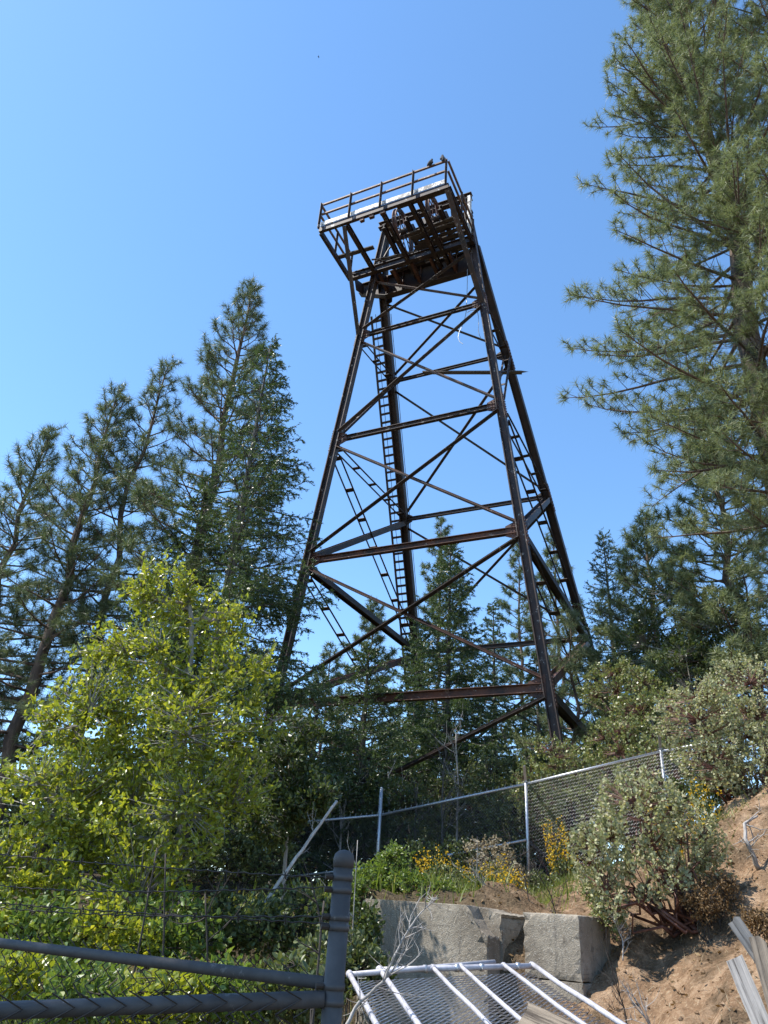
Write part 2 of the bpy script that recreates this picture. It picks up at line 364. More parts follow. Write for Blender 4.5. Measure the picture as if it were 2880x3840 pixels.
for fn, tops, up, mm in ((fl, -5.7, TX, 'steel'), (fr, -5.7, TX, 'steel'), (bl, -3.5, TX, 'steel_dark'), (br, -3.5, TX, 'steel_dark')):
    e = foot_s(fn); w = .25 if tops < -5 else .30
    m = MB(); m.ibeam(fn(tops), fn(e), w, w * .95, .03, .025, up)
    lg = part('leg', m, M[mm], HF)
    lo = MB(); p = fn(e - .1); lo.box(p + np.array([0, 0, -.1]), (.9, .9, .6), np.array([TX, TY, TZ])); part('footing', lo, M['concrete'], lg)
    for k in (1, 2, 3, 4):                                       # splice plates with rivets
        if k == 1 and tops > -5: pass
        s0 = LV[k] + .05; A = fn(s0 - .45); B = fn(s0 + .45)
        sp = MB(); sgn = -1 if fn in (fl, bl) else 1
        sp.beam(A + TX * sgn * (w / 2 + .012), B + TX * sgn * (w / 2 + .012), w * .8, .022, TX)
        for a in np.linspace(.06, .94, 9):
            for q in (-.09, .09):
                sp.box(A + (B - A) * a + TX * sgn * (w / 2 + .026) + TY * q, (.03, .03, .03), np.array([TX, TY, TZ]))
        part('splice_plate', sp, M['steel_rust'], lg)
def member(name, p0, p1, kind, a, up, mat='steel', trim=.0, parent=None):
    d = nrm(p1 - p0); p0 = p0 + d * trim; p1 = p1 - d * trim; m = MB()
    if kind == 'I': m.ibeam(p0, p1, a, a * .8, .018, .016, up)
    elif kind == 'L': m.angle(p0, p1, a, .014, up)
    elif kind == 'LL': a *= .74; m.angle(p0, p1, a, .014, up, 1); m.angle(p0, p1, a, .014, up, -1)
    elif kind == 'C': m.channel(p0, p1, a, a * .45, .018, up)
    return part(name, m, M[mat], parent or HF)
# front face girts and crossed braces
fw = {1: .15, 2: .17, 3: .20, 4: .23, 5: .23}
off = -TY * .03
for k in (1, 2, 3, 4, 5):
    member('girt', fl(LV[k]), fr(LV[k]), 'I', fw[k], TZ, 'steel_rust' if k > 2 else 'steel', .12)
for k in range(0, 5):
    s0, s1 = LV[k] + (.35 if k == 0 else .22), LV[k + 1] - .22
    a = .085 + .012 * k
    member('diagonal_brace', fl(s0) + off, fr(s1) + off, 'LL', a, TZ, 'steel_rust', .1)
    if k == 0: member('diagonal_brace', fl(s1) + off * 4, fr(s0) + off * 4, 'LL', a, TZ, 'steel', .1)
    else: member('diagonal_brace', fl(s1) + off * 4.5, fr(s0) + off * 4.5, 'LL', a, TZ, 'steel', .1)
# back face
for k in (1, 2, 3, 4):
    member('girt', bl(LV[k]), br(LV[k]), 'I', .11 + .02 * k, TZ, 'steel_dark', .12)
for k in range(0, 4):
    s0, s1 = LV[k] + (.5 if k == 0 else .22), LV[k + 1] - .22
    member('diagonal_brace', bl(s0), br(s1), 'LL', .07 + .008 * k, TZ, 'steel_dark', .1)
    member('diagonal_brace', bl(s1) + TY * .12, br(s0) + TY * .12, 'LL', .07 + .008 * k, TZ, 'steel_dark', .1)
# side faces: laced struts, solid struts
def laced(p0, p1, w=.25, a=.075, mat='steel_dark', step=1.35):
    d = nrm(p1 - p0); p0 = p0 + d * .2; p1 = p1 - d * .2; L = np.linalg.norm(p1 - p0)
    x = TX                                                        # the two bars stand side by side
    o = root_part('laced_strut', p0, p1, x, w, a * .72, mat)
    n = max(2, int(L / step))
    for i in range(n + 1):
        c = p0 + d * (.12 + (L - .24) * i / n); m = MB(); m.box(c, (.16, .022, w - a * .3), np.array([d, nrm(np.cross(x, d)), x]))
        part('batten_plate', m, M[mat], o)
def root_part(name, p0, p1, x, w, a, mat):
    m = MB(); m.angle(p0 + x * w / 2, p1 + x * w / 2, a, .014, x)
    o = part(name, m, M[mat], HF)
    m = MB(); m.angle(p0 - x * w / 2, p1 - x * w / 2, a, .014, -x); part('side_bar', m, M[mat], o)
    return o
for F0, B0, mt in ((fl, bl, 'steel_dark'), (fr, br, 'steel')):
    laced(F0(LV[1] + .25), B0(LV[1] - .1), .27, .07, mt)
    laced(F0(LV[2] + .25), B0(LV[2] - .1), .28, .08, mt)
    laced(F0(LV[2] - .1), B0(LV[1] + .1), .28, .08, mt)
    member('strut', F0(LV[3] + .2), B0(LV[3]), 'I', .25, TX, 'steel_dark', .15)
    member('strut', F0(LV[3] - .1), B0(LV[2] + .1), 'I', .25, TX, 'steel' if F0 is fr else 'steel_dark', .15)
    member('strut', F0(LV[4] - .1), B0(LV[3] + .1), 'I', .27, TX, 'steel_rust', .15)
    member('strut', F0(LV[4] + .2), B0(LV[4]), 'I', .27, TX, 'steel_dark', .15)
    laced(F0(LV[2] + .45), B0(LV[3]), .30, .08, mt)
    laced(F0(LV[3] + .45), B0(LV[4]), .30, .08, mt)
# gusset plates on the front nodes and the back nodes
for fn, sg in ((fl, 1), (fr, -1)):
    for k in (1, 2, 3, 4):
        c = fn(LV[k]); m = MB(); w = .42 + .04 * k; t = .02
        P = [c - TY * .02 + TX * sg * .05 + TZ * w * .62, c - TY * .02 + TX * sg * (w * .85) + TZ * w * .3, c - TY * .02 + TX * sg * (w * .85) - TZ * w * .3, c - TY * .02 + TX * sg * .05 - TZ * w * .62]
        V = P + [p - TY * t for p in P]
        m.add(V, [(0, 1, 2, 3), (7, 6, 5, 4), (0, 4, 5, 1), (1, 5, 6, 2), (2, 6, 7, 3), (3, 7, 4, 0)])
        for i in range(4):
            for j in range(3): m.box(c - TY * .05 + TX * sg * (.1 + .09 * j) + TZ * (.16 - .1 * i), (.035, .03, .035), np.array([TX, TY, TZ]))
        part('gusset_plate', m, M['steel_rust'], HF)
for fn, sg in ((bl, 1), (br, -1)):
    for k in (0, 1, 2, 3):
        c = fn(LV[k] + (.45 if k == 0 else 0)); m = MB(); w = .45
        m.add([c + TX * sg * .02 + TZ * w * .7, c + TX * sg * w * .8 + TZ * w * .3, c + TX * sg * w * .8 - TZ * w * .3, c + TX * sg * .02 - TZ * w * .7] +
              [q + TY * .02 for q in (c + TX * sg * .02 + TZ * w * .7, c + TX * sg * w * .8 + TZ * w * .3, c + TX * sg * w * .8 - TZ * w * .3, c + TX * sg * .02 - TZ * w * .7)],
              [(0, 1, 2, 3), (7, 6, 5, 4), (0, 4, 5, 1), (1, 5, 6, 2), (2, 6, 7, 3), (3, 7, 4, 0)])
        part('gusset_plate', m, M['steel_dark'], HF)
# ladder beside the far left leg
def blo(s, o): return bl(s) - TX * (.17 + o) + TY * .02
la = MB(); la.beam(blo(-2.3, .45), blo(16.8, .45), .05, .08, TX); LAD = part('ladder', la, M['steel_dark'], HF)
m = MB(); m.beam(blo(-2.3, .02), blo(16.8, .02), .05, .06, TX); part('side_rail', m, M['steel_dark'], LAD)
m = MB(); m.tube([blo(-2.3, .24) - TY * .05, blo(16.8, .24) - TY * .05], .012, 5); part('centre_rod', m, M['steel_dark'], LAD)
rd = nrm(bl(10) - bl(0)); rz = nrm(np.cross(TX, rd))
m = MB(); m.box((0, 0, 0), (.42, .05, .095), np.eye(3)); rung_me = m.data('rung'); rung_me.materials.append(M['steel_dark'])
for s in np.arange(-2.1, 16.8, .28):
    inst('rung', rung_me, LAD, blo(s, .24), np.array([TX, rz, np.cross(TX, rz)]))
m = MB(); m.tube([bl(-2.2) + TX * .25, bl(16.5) + TX * .25], .012, 5); part('conduit', m, M['steel'], HF)
# deck: beam on the front legs, deep plate girder, joists
m = MB(); m.ibeam(tp(-2.95, -3.12, -1.66), tp(2.15, -3.12, -1.66), .34, .18, .025, .02, TZ); part('deck_beam', m, M['steel'], HF)
pg = MB(); gY = -.7
prof = [(-3.05, -3.55), (-3.05, -3.1), (-1.85, -2.55), (2.0, -2.55), (2.0, -3.55)]
Vf = [tp(a, b, gY) for a, b in prof]; Vb = [tp(a, b, gY + .025) for a, b in prof]; n = len(prof)
pg.add(Vf + Vb, [tuple(range(n - 1, -1, -1)), tuple(range(n, 2 * n))] + [(i, (i + 1) % n, n + (i + 1) % n, n + i) for i in range(n)])
G = part('plate_girder', pg, M['steel_dark'], HF)
m = MB(); m.beam(tp(-1.85, -2.54, gY), tp(2.0, -2.54, gY), .26, .028, TZ); m.beam(tp(-3.05, -3.09, gY), tp(-1.85, -2.54, gY), .26, .028, TZ); part('flange', m, M['steel_dark'], G)
m = MB(); m.beam(tp(-3.05, -3.57, gY), tp(2.0, -3.57, gY), .26, .028, TZ); part('flange', m, M['steel_dark'], G)
for X in (-1.8, -1.1, -.35, .4, 1.15, 1.9):
    m = MB(); m.beam(tp(X, -3.55, gY - .07), tp(X, -2.57, gY - .07), .02, .12, TY); part('stiffener', m, M['steel_rust'], G)
m = MB(); m.beam(tp(-2.9, -2.95, -1.4), tp(-2.9, -3.3, -.7), .03, .5, TZ); part('end_plate', m, M['steel_dark'], HF)
for X in (-1.75, -1.15, -.35, .4, 1.15, 1.75):
    m = MB(); m.channel(tp(X, -3.0, -1.55), tp(X, -2.85, -.75), .24, .08, .02, TZ); part('joist', m, M['steel_rust'], HF)
# cantilevered platform towards the camera
yF = -4.2
m = MB(); m.channel(tp(-3.04, -3.08, yF), tp(2.06, -3.08, yF), .24, .10, .02, TZ, 1); PB = part('platform_beam', m, M['steel'], HF)
m = MB(); m.beam(tp(-2.98, -3.30, yF - .03), tp(2.0, -3.30, yF - .03), .02, .20, TZ); part('toe_board', m, M['steel_pale'], HF, label='toe board with flaking white paint')
for X, y1, h in ((-3.0, -1.62, .22), (2.0, -1.5, .22)):
    m = MB(); m.channel(tp(X, -3.08, yF + .12), tp(X, -3.08, y1), h, .09, .02, TZ, 1 if X < 0 else -1); part('platform_beam', m, M['steel'], HF)
for X, y1 in ((-1.95, -1.7), (-.5, -.8), (.56, -.8), (.9, -.8)):
    m = MB(); m.ibeam(tp(X, -3.03, yF + .12), tp(X, -3.03, y1), .22, .13, .02, .016, TZ); part('joist', m, M['steel'], HF)
m = MB(); m.beam(tp(.0, -3.2, -4.0), tp(1.95, -3.2, -4.0), .3, .05, TZ); part('deck_plank', m, M['plank'], HF)
for p, q in (((-.55, -2.9), (-.35, -2.9)), ((-1.35, -2.88), (-1.2, -2.88)), ((-.98, -2.9), (-.8, -2.9))):
    m = MB(); m.beam(tp(p[0], p[1], -4.12), tp(q[0], q[1], -4.12), .12, .12, TZ); part('hanger_clip', m, M['steel_rust'], HF)
pk = at(0, 0, 1)
m = MB(); m.beam(tp(-3.2, -3.22, -2.66), tp(-1.55, -3.22, -2.60), .17, .05, TZ); part('plank_stub', m, M['plank'], HF)
m = MB(); m.channel(tp(-2.9, -3.2, -1.75), tp(-2.3, -3.25, -1.62), .1, .05, .012, TZ); part('bracket', m, M['steel_dark'], HF)
# knee struts from the front legs up to the platform edge
m = MB(); m.angle(fl(.05) - TY * .17, tp(-2.02, -2.95, yF + .12), .075, .016, TY, 1); m.angle(fl(.05) - TY * .17, tp(-2.02, -2.95, yF + .12), .075, .016, TY, -1); part('knee_strut', m, M['steel'], HF)
m = MB(); m.angle(fr(.15) - TY * .17, tp(2.0, -2.95, yF + .06), .085, .016, TY, 1); m.angle(fr(.15) - TY * .17, tp(2.0, -2.95, yF + .06), .085, .016, TY, -1); part('knee_strut', m, M['steel'], HF)
# handrails
def rail_run(pts_xy, posts, hts=(1.2, .66)):
    o = None
    for h in hts:
        m = MB()
        for (a, b) in zip(pts_xy[:-1], pts_xy[1:]):
            m.angle(tp(a[0], -3.2 - h, a[1]), tp(b[0], -3.2 - h, b[1]), .06, .012, TZ)
        if o is None: o = part('handrail', m, M['rail_rust'], HF)
        else: part('rail', m, M['rail_rust'], o)
    for (X, Y) in posts:
        m = MB(); m.angle(tp(X, -3.0, Y), tp(X, -4.42, Y), .065, .012, TX); part('post', m, M['steel'], o)
rail_run([(-3.0, yF - .05), (2.0, yF - .05)], [(-3.0, yF - .08), (-1.75, yF - .08), (-.5, yF - .08), (.75, yF - .08), (2.0, yF - .08)])
rail_run([(-3.04, yF), (-3.04, -1.62)], [(-3.04, -2.9), (-3.04, -1.64)])
rail_run([(2.06, yF), (2.06, -1.5)], [(2.06, -2.8), (2.06, -1.5)])
# upper works: bearing beams on top of the legs, sheave wheels, clutter of planks
m = MB(); m.ibeam(tp(-2.0, -5.78, -1.5), tp(2.0, -5.78, -1.5), .30, .22, .025, .02, TZ); part('bearing_beam', m, M['steel'], HF)
m = MB(); m.ibeam(tp(-1.9, -5.3, -1.1), tp(1.9, -5.3, -1.1), .22, .18, .02, .02, TZ); part('bearing_beam', m, M['steel_dark'], HF)
for X in (1.86,):
    m = MB(); m.channel(tp(X + .12, -5.6, -1.6), tp(X + .15, -3.4, -1.75), .2, .08, .02, TY); part('column', m, M['steel_pale'], HF)
for sg in (-1, 1):
    m = MB(); m.ibeam(tp(sg * 1.75, -5.55, -1.3), tp(sg * 1.95, -3.5, -.7), .2, .18, .02, .016, TX); part('column', m, M['steel_dark'], HF)
    m = MB(); m.angle(tp(sg * 1.7, -5.2, -1.4), tp(sg * 1.1, -5.7, -1.4), .09, .014, TY); part('knee_brace', m, M['steel_dark'], HF)
def wheel(X, s, Y, r):
    c = tp(X, s, Y); m = MB(); N = 40; a = np.arange(N) * 2 * PI / N
    prof = [(-.085, r), (-.085, r - .07), (-.03, r - .12), (.03, r - .12), (.085, r - .07), (.085, r), (.06, r), (.02, r - .06), (-.02, r - .06), (-.06, r)]
    V = []; K = len(prof)
    for t in a:
        rad = math.cos(t) * TY + math.sin(t) * TZ
        V += [c + TX * px + rad * rr for px, rr in prof]
    m.add(V, [(i * K + j, ((i + 1) % N) * K + j, ((i + 1) % N) * K + (j + 1) % K, i * K + (j + 1) % K) for i in range(N) for j in range(K)])
    o = part('sheave_wheel', m, M['steel_rust'], HF)
    m = MB(); m.tube([c - TX * .16, c + TX * .16], .13, 14); part('hub', m, M['steel_dark'], o)
    for i in range(12):
        t = i * PI / 6 + .1; d = math.cos(t) * TY + math.sin(t) * TZ
        m = MB(); m.tube([c + d * .1 + TX * (.07 if i % 2 else -.07), c + d * (r - .1)], .02, 5); part('spoke', m, M['steel_rust'], o)
    m = MB(); m.tube([c - TX * .5, c + TX * .5], .05, 10); part('axle', m, M['steel_dark'], o)
    for sg in (-1, 1):
        m = MB(); m.box(c + TX * sg * .42 - TZ * .12, (.2, .36, .34), np.array([TX, TY, TZ])); part('bearing_block', m, M['steel_dark'], o)
wheel(-.74, -4.58, -1.82, .9); wheel(.64, -4.66, -1.85, .9)
rs = random.Random(4)
for X in (-1.2, -.28, .2, 1.1):
    m = MB(); m.ibeam(tp(X, -4.25, -2.6), tp(X, -4.05, -.6), .26, .14, .02, .016, TZ); part('bearing_joist', m, M['steel_dark'], HF)
for i in range(13):                                               # loose planking at sheave level
    Y = -2.05 + i * .16; x0 = -.25 + rs.uniform(-.25, .1); x1 = 1.85 + rs.uniform(-.3, .05)
    m = MB(); m.beam(tp(x0, -4.0 + rs.uniform(-.03, .05), Y), tp(x1, -4.05 + rs.uniform(-.05, .05), Y + rs.uniform(-.04, .04)), .15, .05, TZ); part('deck_plank', m, M['plank'], HF)
for i in range(5):
    Y = -1.5 + i * .2; m = MB(); m.beam(tp(-1.6 + rs.uniform(-.2, .3), -3.62, Y), tp(rs.uniform(-.2, .3), -3.6, Y + .03), .16, .05, TZ); part('deck_plank', m, M['plank'], HF)
for x, s, y, L, h in ((-1.62, -3.5, -.55, .42, .3), (-.75, -3.72, -.5, .34, .34), (-1.35, -4.2, -.85, .3, .6), (.2, -3.75, -.6, .2, .3), (1.75, -4.5, -1.3, .3, .4), (1.0, -3.9, -.4, .4, .2)):
    m = MB(); m.box(tp(x, s, y), (L, .04, h), np.array([TX, TY, TZ])); part('bleached_plank', m, M['plank_pale'], HF)
for i in range(9):                                                 # splintered ends hanging off the deck edge
    x = -1.5 + rs.uniform(-.3, .5); m = MB(); m.beam(tp(x + rs.uniform(.3, .7), -3.65, -1.45 + rs.uniform(-.2, .3)), tp(x - rs.uniform(.1, .4), -3.55 + rs.uniform(-.1, .25), -1.6 + rs.uniform(-.2, .2)), .07, .03, TZ)
    part('splintered_plank', m, M['plank'], HF)
m = MB(); m.tube([tp(-1.2, -4.6, -1.5), tp(-1.45, -4.2, -1.55), tp(-1.6, -3.75, -1.6)], .035, 6); part('brake_rod', m, M['steel_dark'], HF)
for i in range(6):
    m = MB(); x = -.6 + i * .42; m.beam(tp(x, -5.55, -1.3), tp(x + rs.uniform(-.1, .1), -4.3, -1.05 + rs.uniform(-.2, .2)), .05, .05, TX); part('hanger', m, M['steel_dark'], HF)
for i in range(4):
    m = MB(); m.beam(tp(-.2 + rs.uniform(-.2, .2), -5.4 + .1 * i, -.75 - .12 * i), tp(1.7, -5.35 + .1 * i, -.75 - .12 * i), .12, .05, TZ); part('deck_plank', m, M['plank'], HF)

# loose plank across the back girt, hanging cables
pa = at(1587, 1397, 1); 
def tray(u, v, Y):
    """point on the tower plane Y (depth) seen at the pixel"""
    d = MC @ np.array([(u - CX) / F, (v - CY) / F, 1.0]); n = TR[:, 2]; k = (n @ (tp(0, 0, Y) - EYE)) / (n @ d); return EYE + d * k
A, B = tray(1587, 1397, 1.25), tray(1955, 1397, 1.25)
m = MB(); m.beam(np.zeros(3), np.array([np.linalg.norm(B - A), 0, 0]), .18, .05)
m.add([(np.linalg.norm(B - A), -.09, -.025), (np.linalg.norm(B - A), .0, -.025), (np.linalg.norm(B - A), .0, .025), (np.linalg.norm(B - A), -.09, .025), (np.linalg.norm(B - A) + .3, -.05, 0)], [(0, 1, 4), (1, 2, 4), (2, 3, 4), (3, 0, 4)])
po = solo('loose_plank', m, M['plank'], 'loose dark plank jutting past the far right leg of the headframe', 'plank', loc=(0, 0, 0))
ax = MB().frame(A, B, TZ); po.location = tuple(A); po.rotation_euler = Matrix(ax.T.tolist()).to_euler()
m = MB(); m.tube([tray(u, v, -1.3) for u, v in ((1753, 1010), (1752, 1080), (1748, 1170), (1742, 1200), (1732, 1225), (1722, 1245), (1718, 1265), (1724, 1282), (1736, 1290))], .012, 5)
solo('hanging_cable', m, M['wire'], 'frayed cable hanging straight down below the platform, hooked at its end', 'cable')
m = MB(); m.tube([tray(u, v, -1.55) for u, v in ((1752, 1172), (1765, 1164), (1780, 1162), (1790, 1166), (1794, 1185), (1795, 1215), (1794, 1240), (1798, 1258), (1805, 1271))], .012, 5)
solo('hanging_cable', m, M['wire'], 'looped cable end dangling from the brace beside the right front leg', 'cable')

# birds on the top rail
def bird(u, v, label, turn):
    # v is where the feet meet the rail; rail lies at tower Y = yF - .05, s = -4.4
    p = tray(u, v, yF - .05); p[2] = tp(0, -4.40, 0)[2] + .02
    m = MB(); f = nrm(TY * math.cos(turn) + TX * math.sin(turn)); N = 10
    prof = [(a * 1.15, b * 1.25, r * 1.1) for a, b, r in [(-.14, -.20, .016), (-.11, -.12, .03), (-.06, -.02, .055), (.0, .07, .075), (.03, .14, .07), (.045, .19, .045), (.05, .23, .036), (.06, .265, .04), (.075, .295, .028), (.09, .31, .004)]]
    m.tube([p + f * a + TZ * (b + .06) for a, b, r in prof], [r for _, _, r in prof], N)
    o = solo('bird', m, M['bird'], label, 'bird', 'birds perched on the platform railing', loc=p, smooth=True)
    h = p + f * .09 + TZ * .425; k = MB(); k.tube([h, h + f * .035 - TZ * .012], [.01, .001], 6); part('beak', k, M['beak'], o)
    side = nrm(np.cross(f, TZ))
    for s in (-1, 1):
        k = MB(); k.tube([p + side * s * .03 + TZ * .09, p + side * s * .03], .007, 5); part('leg', k, M['beak'], o)
        k = MB(); q = [p + side * s * .07 + TZ * (.15) + f * .03, p + side * s * .075 + TZ * .08 - f * .02, p + side * s * .04 - f * .13 - TZ * .02]
        k.tube(q, [.035, .03, .006], 6); part('wing', k, M['bird'], o, True)
bird(1613, 633, 'dark bird on the railing, the one farther from the corner post', .3)
bird(1659, 619, 'dark bird on the railing right beside the corner post', -.5)

# a far bird in the open sky
fb_ = at(1194, 213, 30); m = MB()
m.tube([fb_ + np.array([-.06, 0, .02]), fb_ + np.array([-.03, 0, .012]), fb_, fb_ + np.array([.045, 0, -.02]), fb_ + np.array([.09, 0, -.035])], [.004, .022, .03, .018, .004], 7)
fbo = solo('bird', m, M['bird'], 'tiny far bird flying alone in the open sky', 'bird', loc=fb_, smooth=True)
for sg in (-1, 1):
    k = MB(); k.add([fb_ + np.array([-.02, 0, .01]), fb_ + np.array([.03, 0, 0]), fb_ + np.array([.0, sg * .07, .03]), fb_ + np.array([-.01, 0, .018]), fb_ + np.array([.02, 0, .008]), fb_ + np.array([.02, sg * .13, .01])], [(0, 1, 2), (3, 2, 4), (1, 5, 2), (0, 2, 5)]); part('wing', k, M['bird'], fbo)

# ------------------------------------------------------------------ vegetation tools
def rnd_dirs(rng, n):
    v = rng.normal(size=(n, 3)); return v / np.linalg.norm(v, axis=1, keepdims=True)
def perp(rng, D):
    r = rng.normal(size=D.shape); r -= (r * D).sum(1, keepdims=True) * D
    return r / (np.linalg.norm(r, axis=1, keepdims=True) + 1e-9)
def unit(V): return V / (np.linalg.norm(V, axis=1, keepdims=True) + 1e-9)
def needles(rng, P, D, K, L, w, spread=.85, fwd=.55, back=.14):
    """tufts at P pointing along D: K thin triangles each"""
    n = len(P); Pk = np.repeat(P, K, 0); Dk = np.repeat(D, K, 0); Lk = np.repeat(np.broadcast_to(L, (n,)), K) * rng.uniform(.7, 1.1, n * K)
    d = unit(Dk * fwd + rnd_dirs(rng, n * K) * spread); d[:, 2] -= .08; d = unit(d)
    s = Pk - Dk * rng.uniform(0, back, (n * K, 1)) * 1.6
    q = perp(rng, d) * w / 2
    tip = s + d * Lk[:, None]; tip[:, 2] -= .10 * Lk
    return np.stack([s - q, s + q, tip], 1)
def leaves(rng, P, D, L, w, fold=.25):
    """one hexagonal leaf per point, pointing along D (4-gon blades folded along the rib)"""
    n = len(P); L = np.broadcast_to(L, (n,)) * rng.uniform(.65, 1.15, n); s = perp(rng, D); up = np.cross(D, s)
    Lc = L[:, None]; W2 = (Lc * w) / 2
    a = P; b = P + D * Lc; m1 = P + D * Lc * .35; m2 = P + D * Lc * .72
    z = up * Lc * fold * .35
    A = np.stack([a, m1 + s * W2 + z, m2 + s * W2 * .85 + z, b], 1); B = np.stack([a, b, m2 - s * W2 * .85 + z, m1 - s * W2 + z], 1)
    return np.concatenate([A, B])

def leaves1(rng, P, D, L, w):
    n = len(P); L = (np.broadcast_to(L, (n,)) * rng.uniform(.65, 1.15, n))[:, None]; s_ = perp(rng, D) * L * w / 2
    return np.stack([P, P + D * L * .5 + s_, P + D * L, P + D * L * .5 - s_], 1)

def branch_curve(p, d, L, n, sag, lift, rng, wob=.06):
    pts = [p]; d = nrm(d); st = L / n
    for i in range(n):
        t = (i + 1) / n
        d = nrm(d + np.array([0, 0, -sag * (1 - t) + lift * t]) / n + rng.normal(size=3) * wob)
        pts.append(pts[-1] + d * st)
    return np.array(pts)

def pine(base, top, radius, cb, label, seed, mat='pine_needle', K=34, L=.24, w=.009, nb=80, tr=.2, second=.34, group='conifers around the headframe', sub=1.0, az=None, prof=.75, name='pine_tree', inner=.72):
    rng = np.random.RandomState(seed); base = np.asarray(base, float); top = np.asarray(top, float); Ht = top[2] - base[2]
    o = root(name, base, label, 'tree', group)
    n = 14; tt = np.linspace(0, 1, n)[:, None]; tr_pts = base + (top - base) * tt + rng.normal(size=(n, 3)) * np.array([.06, .06, 0]) * np.sin(tt * PI) * 2
    tr_pts[0] = base - np.array([0, 0, .3])
    m = MB(); m.tube(tr_pts, tr * (1 - tt[:, 0]) ** .85 + .015, 9); part('trunk', m, M['pine_bark'], o, True)
    bm = MB(); TP = []; TD = []
    for i in range(nb):
        f = cb + (1 - cb) * ((i + rng.rand()) / nb) ** .9; z = f
        k = min(int(f * (n - 1)), n - 2); q = f * (n - 1) - k; p = tr_pts[k] * (1 - q) + tr_pts[k + 1] * q
        a = i * 2.39996 + rng.uniform(-.5, .5)
        if az is not None and rng.rand() < .55: a = az + rng.uniform(-1.1, 1.1)
        u = (f - cb) / (1 - cb); Lb = radius * (min(1, (u + .06) * 4) ** .5) * (1 - u) ** prof * rng.uniform(.65, 1.12) + .25
        pit = -.12 + 1.0 * u ** 1.3 + rng.uniform(-.15, .15)
        d = np.array([math.cos(a) * math.cos(pit), math.sin(a) * math.cos(pit), math.sin(pit)])
        C = branch_curve(p, d, Lb, 7, .35 * (1 - u), .75, rng)
        bm.tube(C, np.linspace(.012 + .013 * Lb, .008, len(C)), 4, False)
        TP.append(C[-1]); TD.append(nrm(C[-1] - C[-2]))
        ns = int(max(2, Lb / second * 1.7 * sub))
        for j in range(ns):
            t = 1 - inner * (j + rng.rand()) / ns; x = t * 7; k2 = min(int(x), 6); q2 = x - k2
            sp = C[k2] * (1 - q2) + C[k2 + 1] * q2; bd = nrm(C[k2 + 1] - C[k2])
            sd = nrm(np.cross(bd, [0, 0, 1])) * (1 if j % 2 else -1); d2 = nrm(bd * .75 + sd * rng.uniform(.4, 1.0) + np.array([0, 0, rng.uniform(.0, .6)]))
            l2 = (.22 + .42 * Lb * (1 - t) * .8) * rng.uniform(.6, 1.1)
            c2 = branch_curve(sp, d2, l2, 4, .1, .9, rng, .08); bm.tube(c2[[0, 2, 4]], [.011, .008, .006], 3, False)
            TP.append(c2[-1]); TD.append(nrm(c2[-1] - c2[-2]))
            nt_ = int(rng.rand() * 1.4 + l2 / .42)
            for g in range(nt_):
                y = rng.uniform(.35, .95) * 4; k3 = min(int(y), 3); q3 = y - k3; p3 = c2[k3] * (1 - q3) + c2[k3 + 1] * q3
                d3 = nrm(nrm(c2[k3 + 1] - c2[k3]) + rng.normal(size=3) * .55 + np.array([0, 0, .3])); e = p3 + d3 * rng.uniform(.12, .26)
                bm.tube(np.array([p3, e]), [.007, .005], 3, False); TP.append(e); TD.append(d3)
    TP.append(top); TD.append(np.array([0, 0, 1.]))
    TP = np.array(TP); TD = np.array(TD)
    part('limbs', bm, M['pine_bark'], o, True)
    V = needles(rng, TP, unit(TD), K, L, w, .8, .5, .11) - base
    me = tri_mesh('crown', V, 3); part('crown', me, M[mat], o, kind='stuff')
    return o

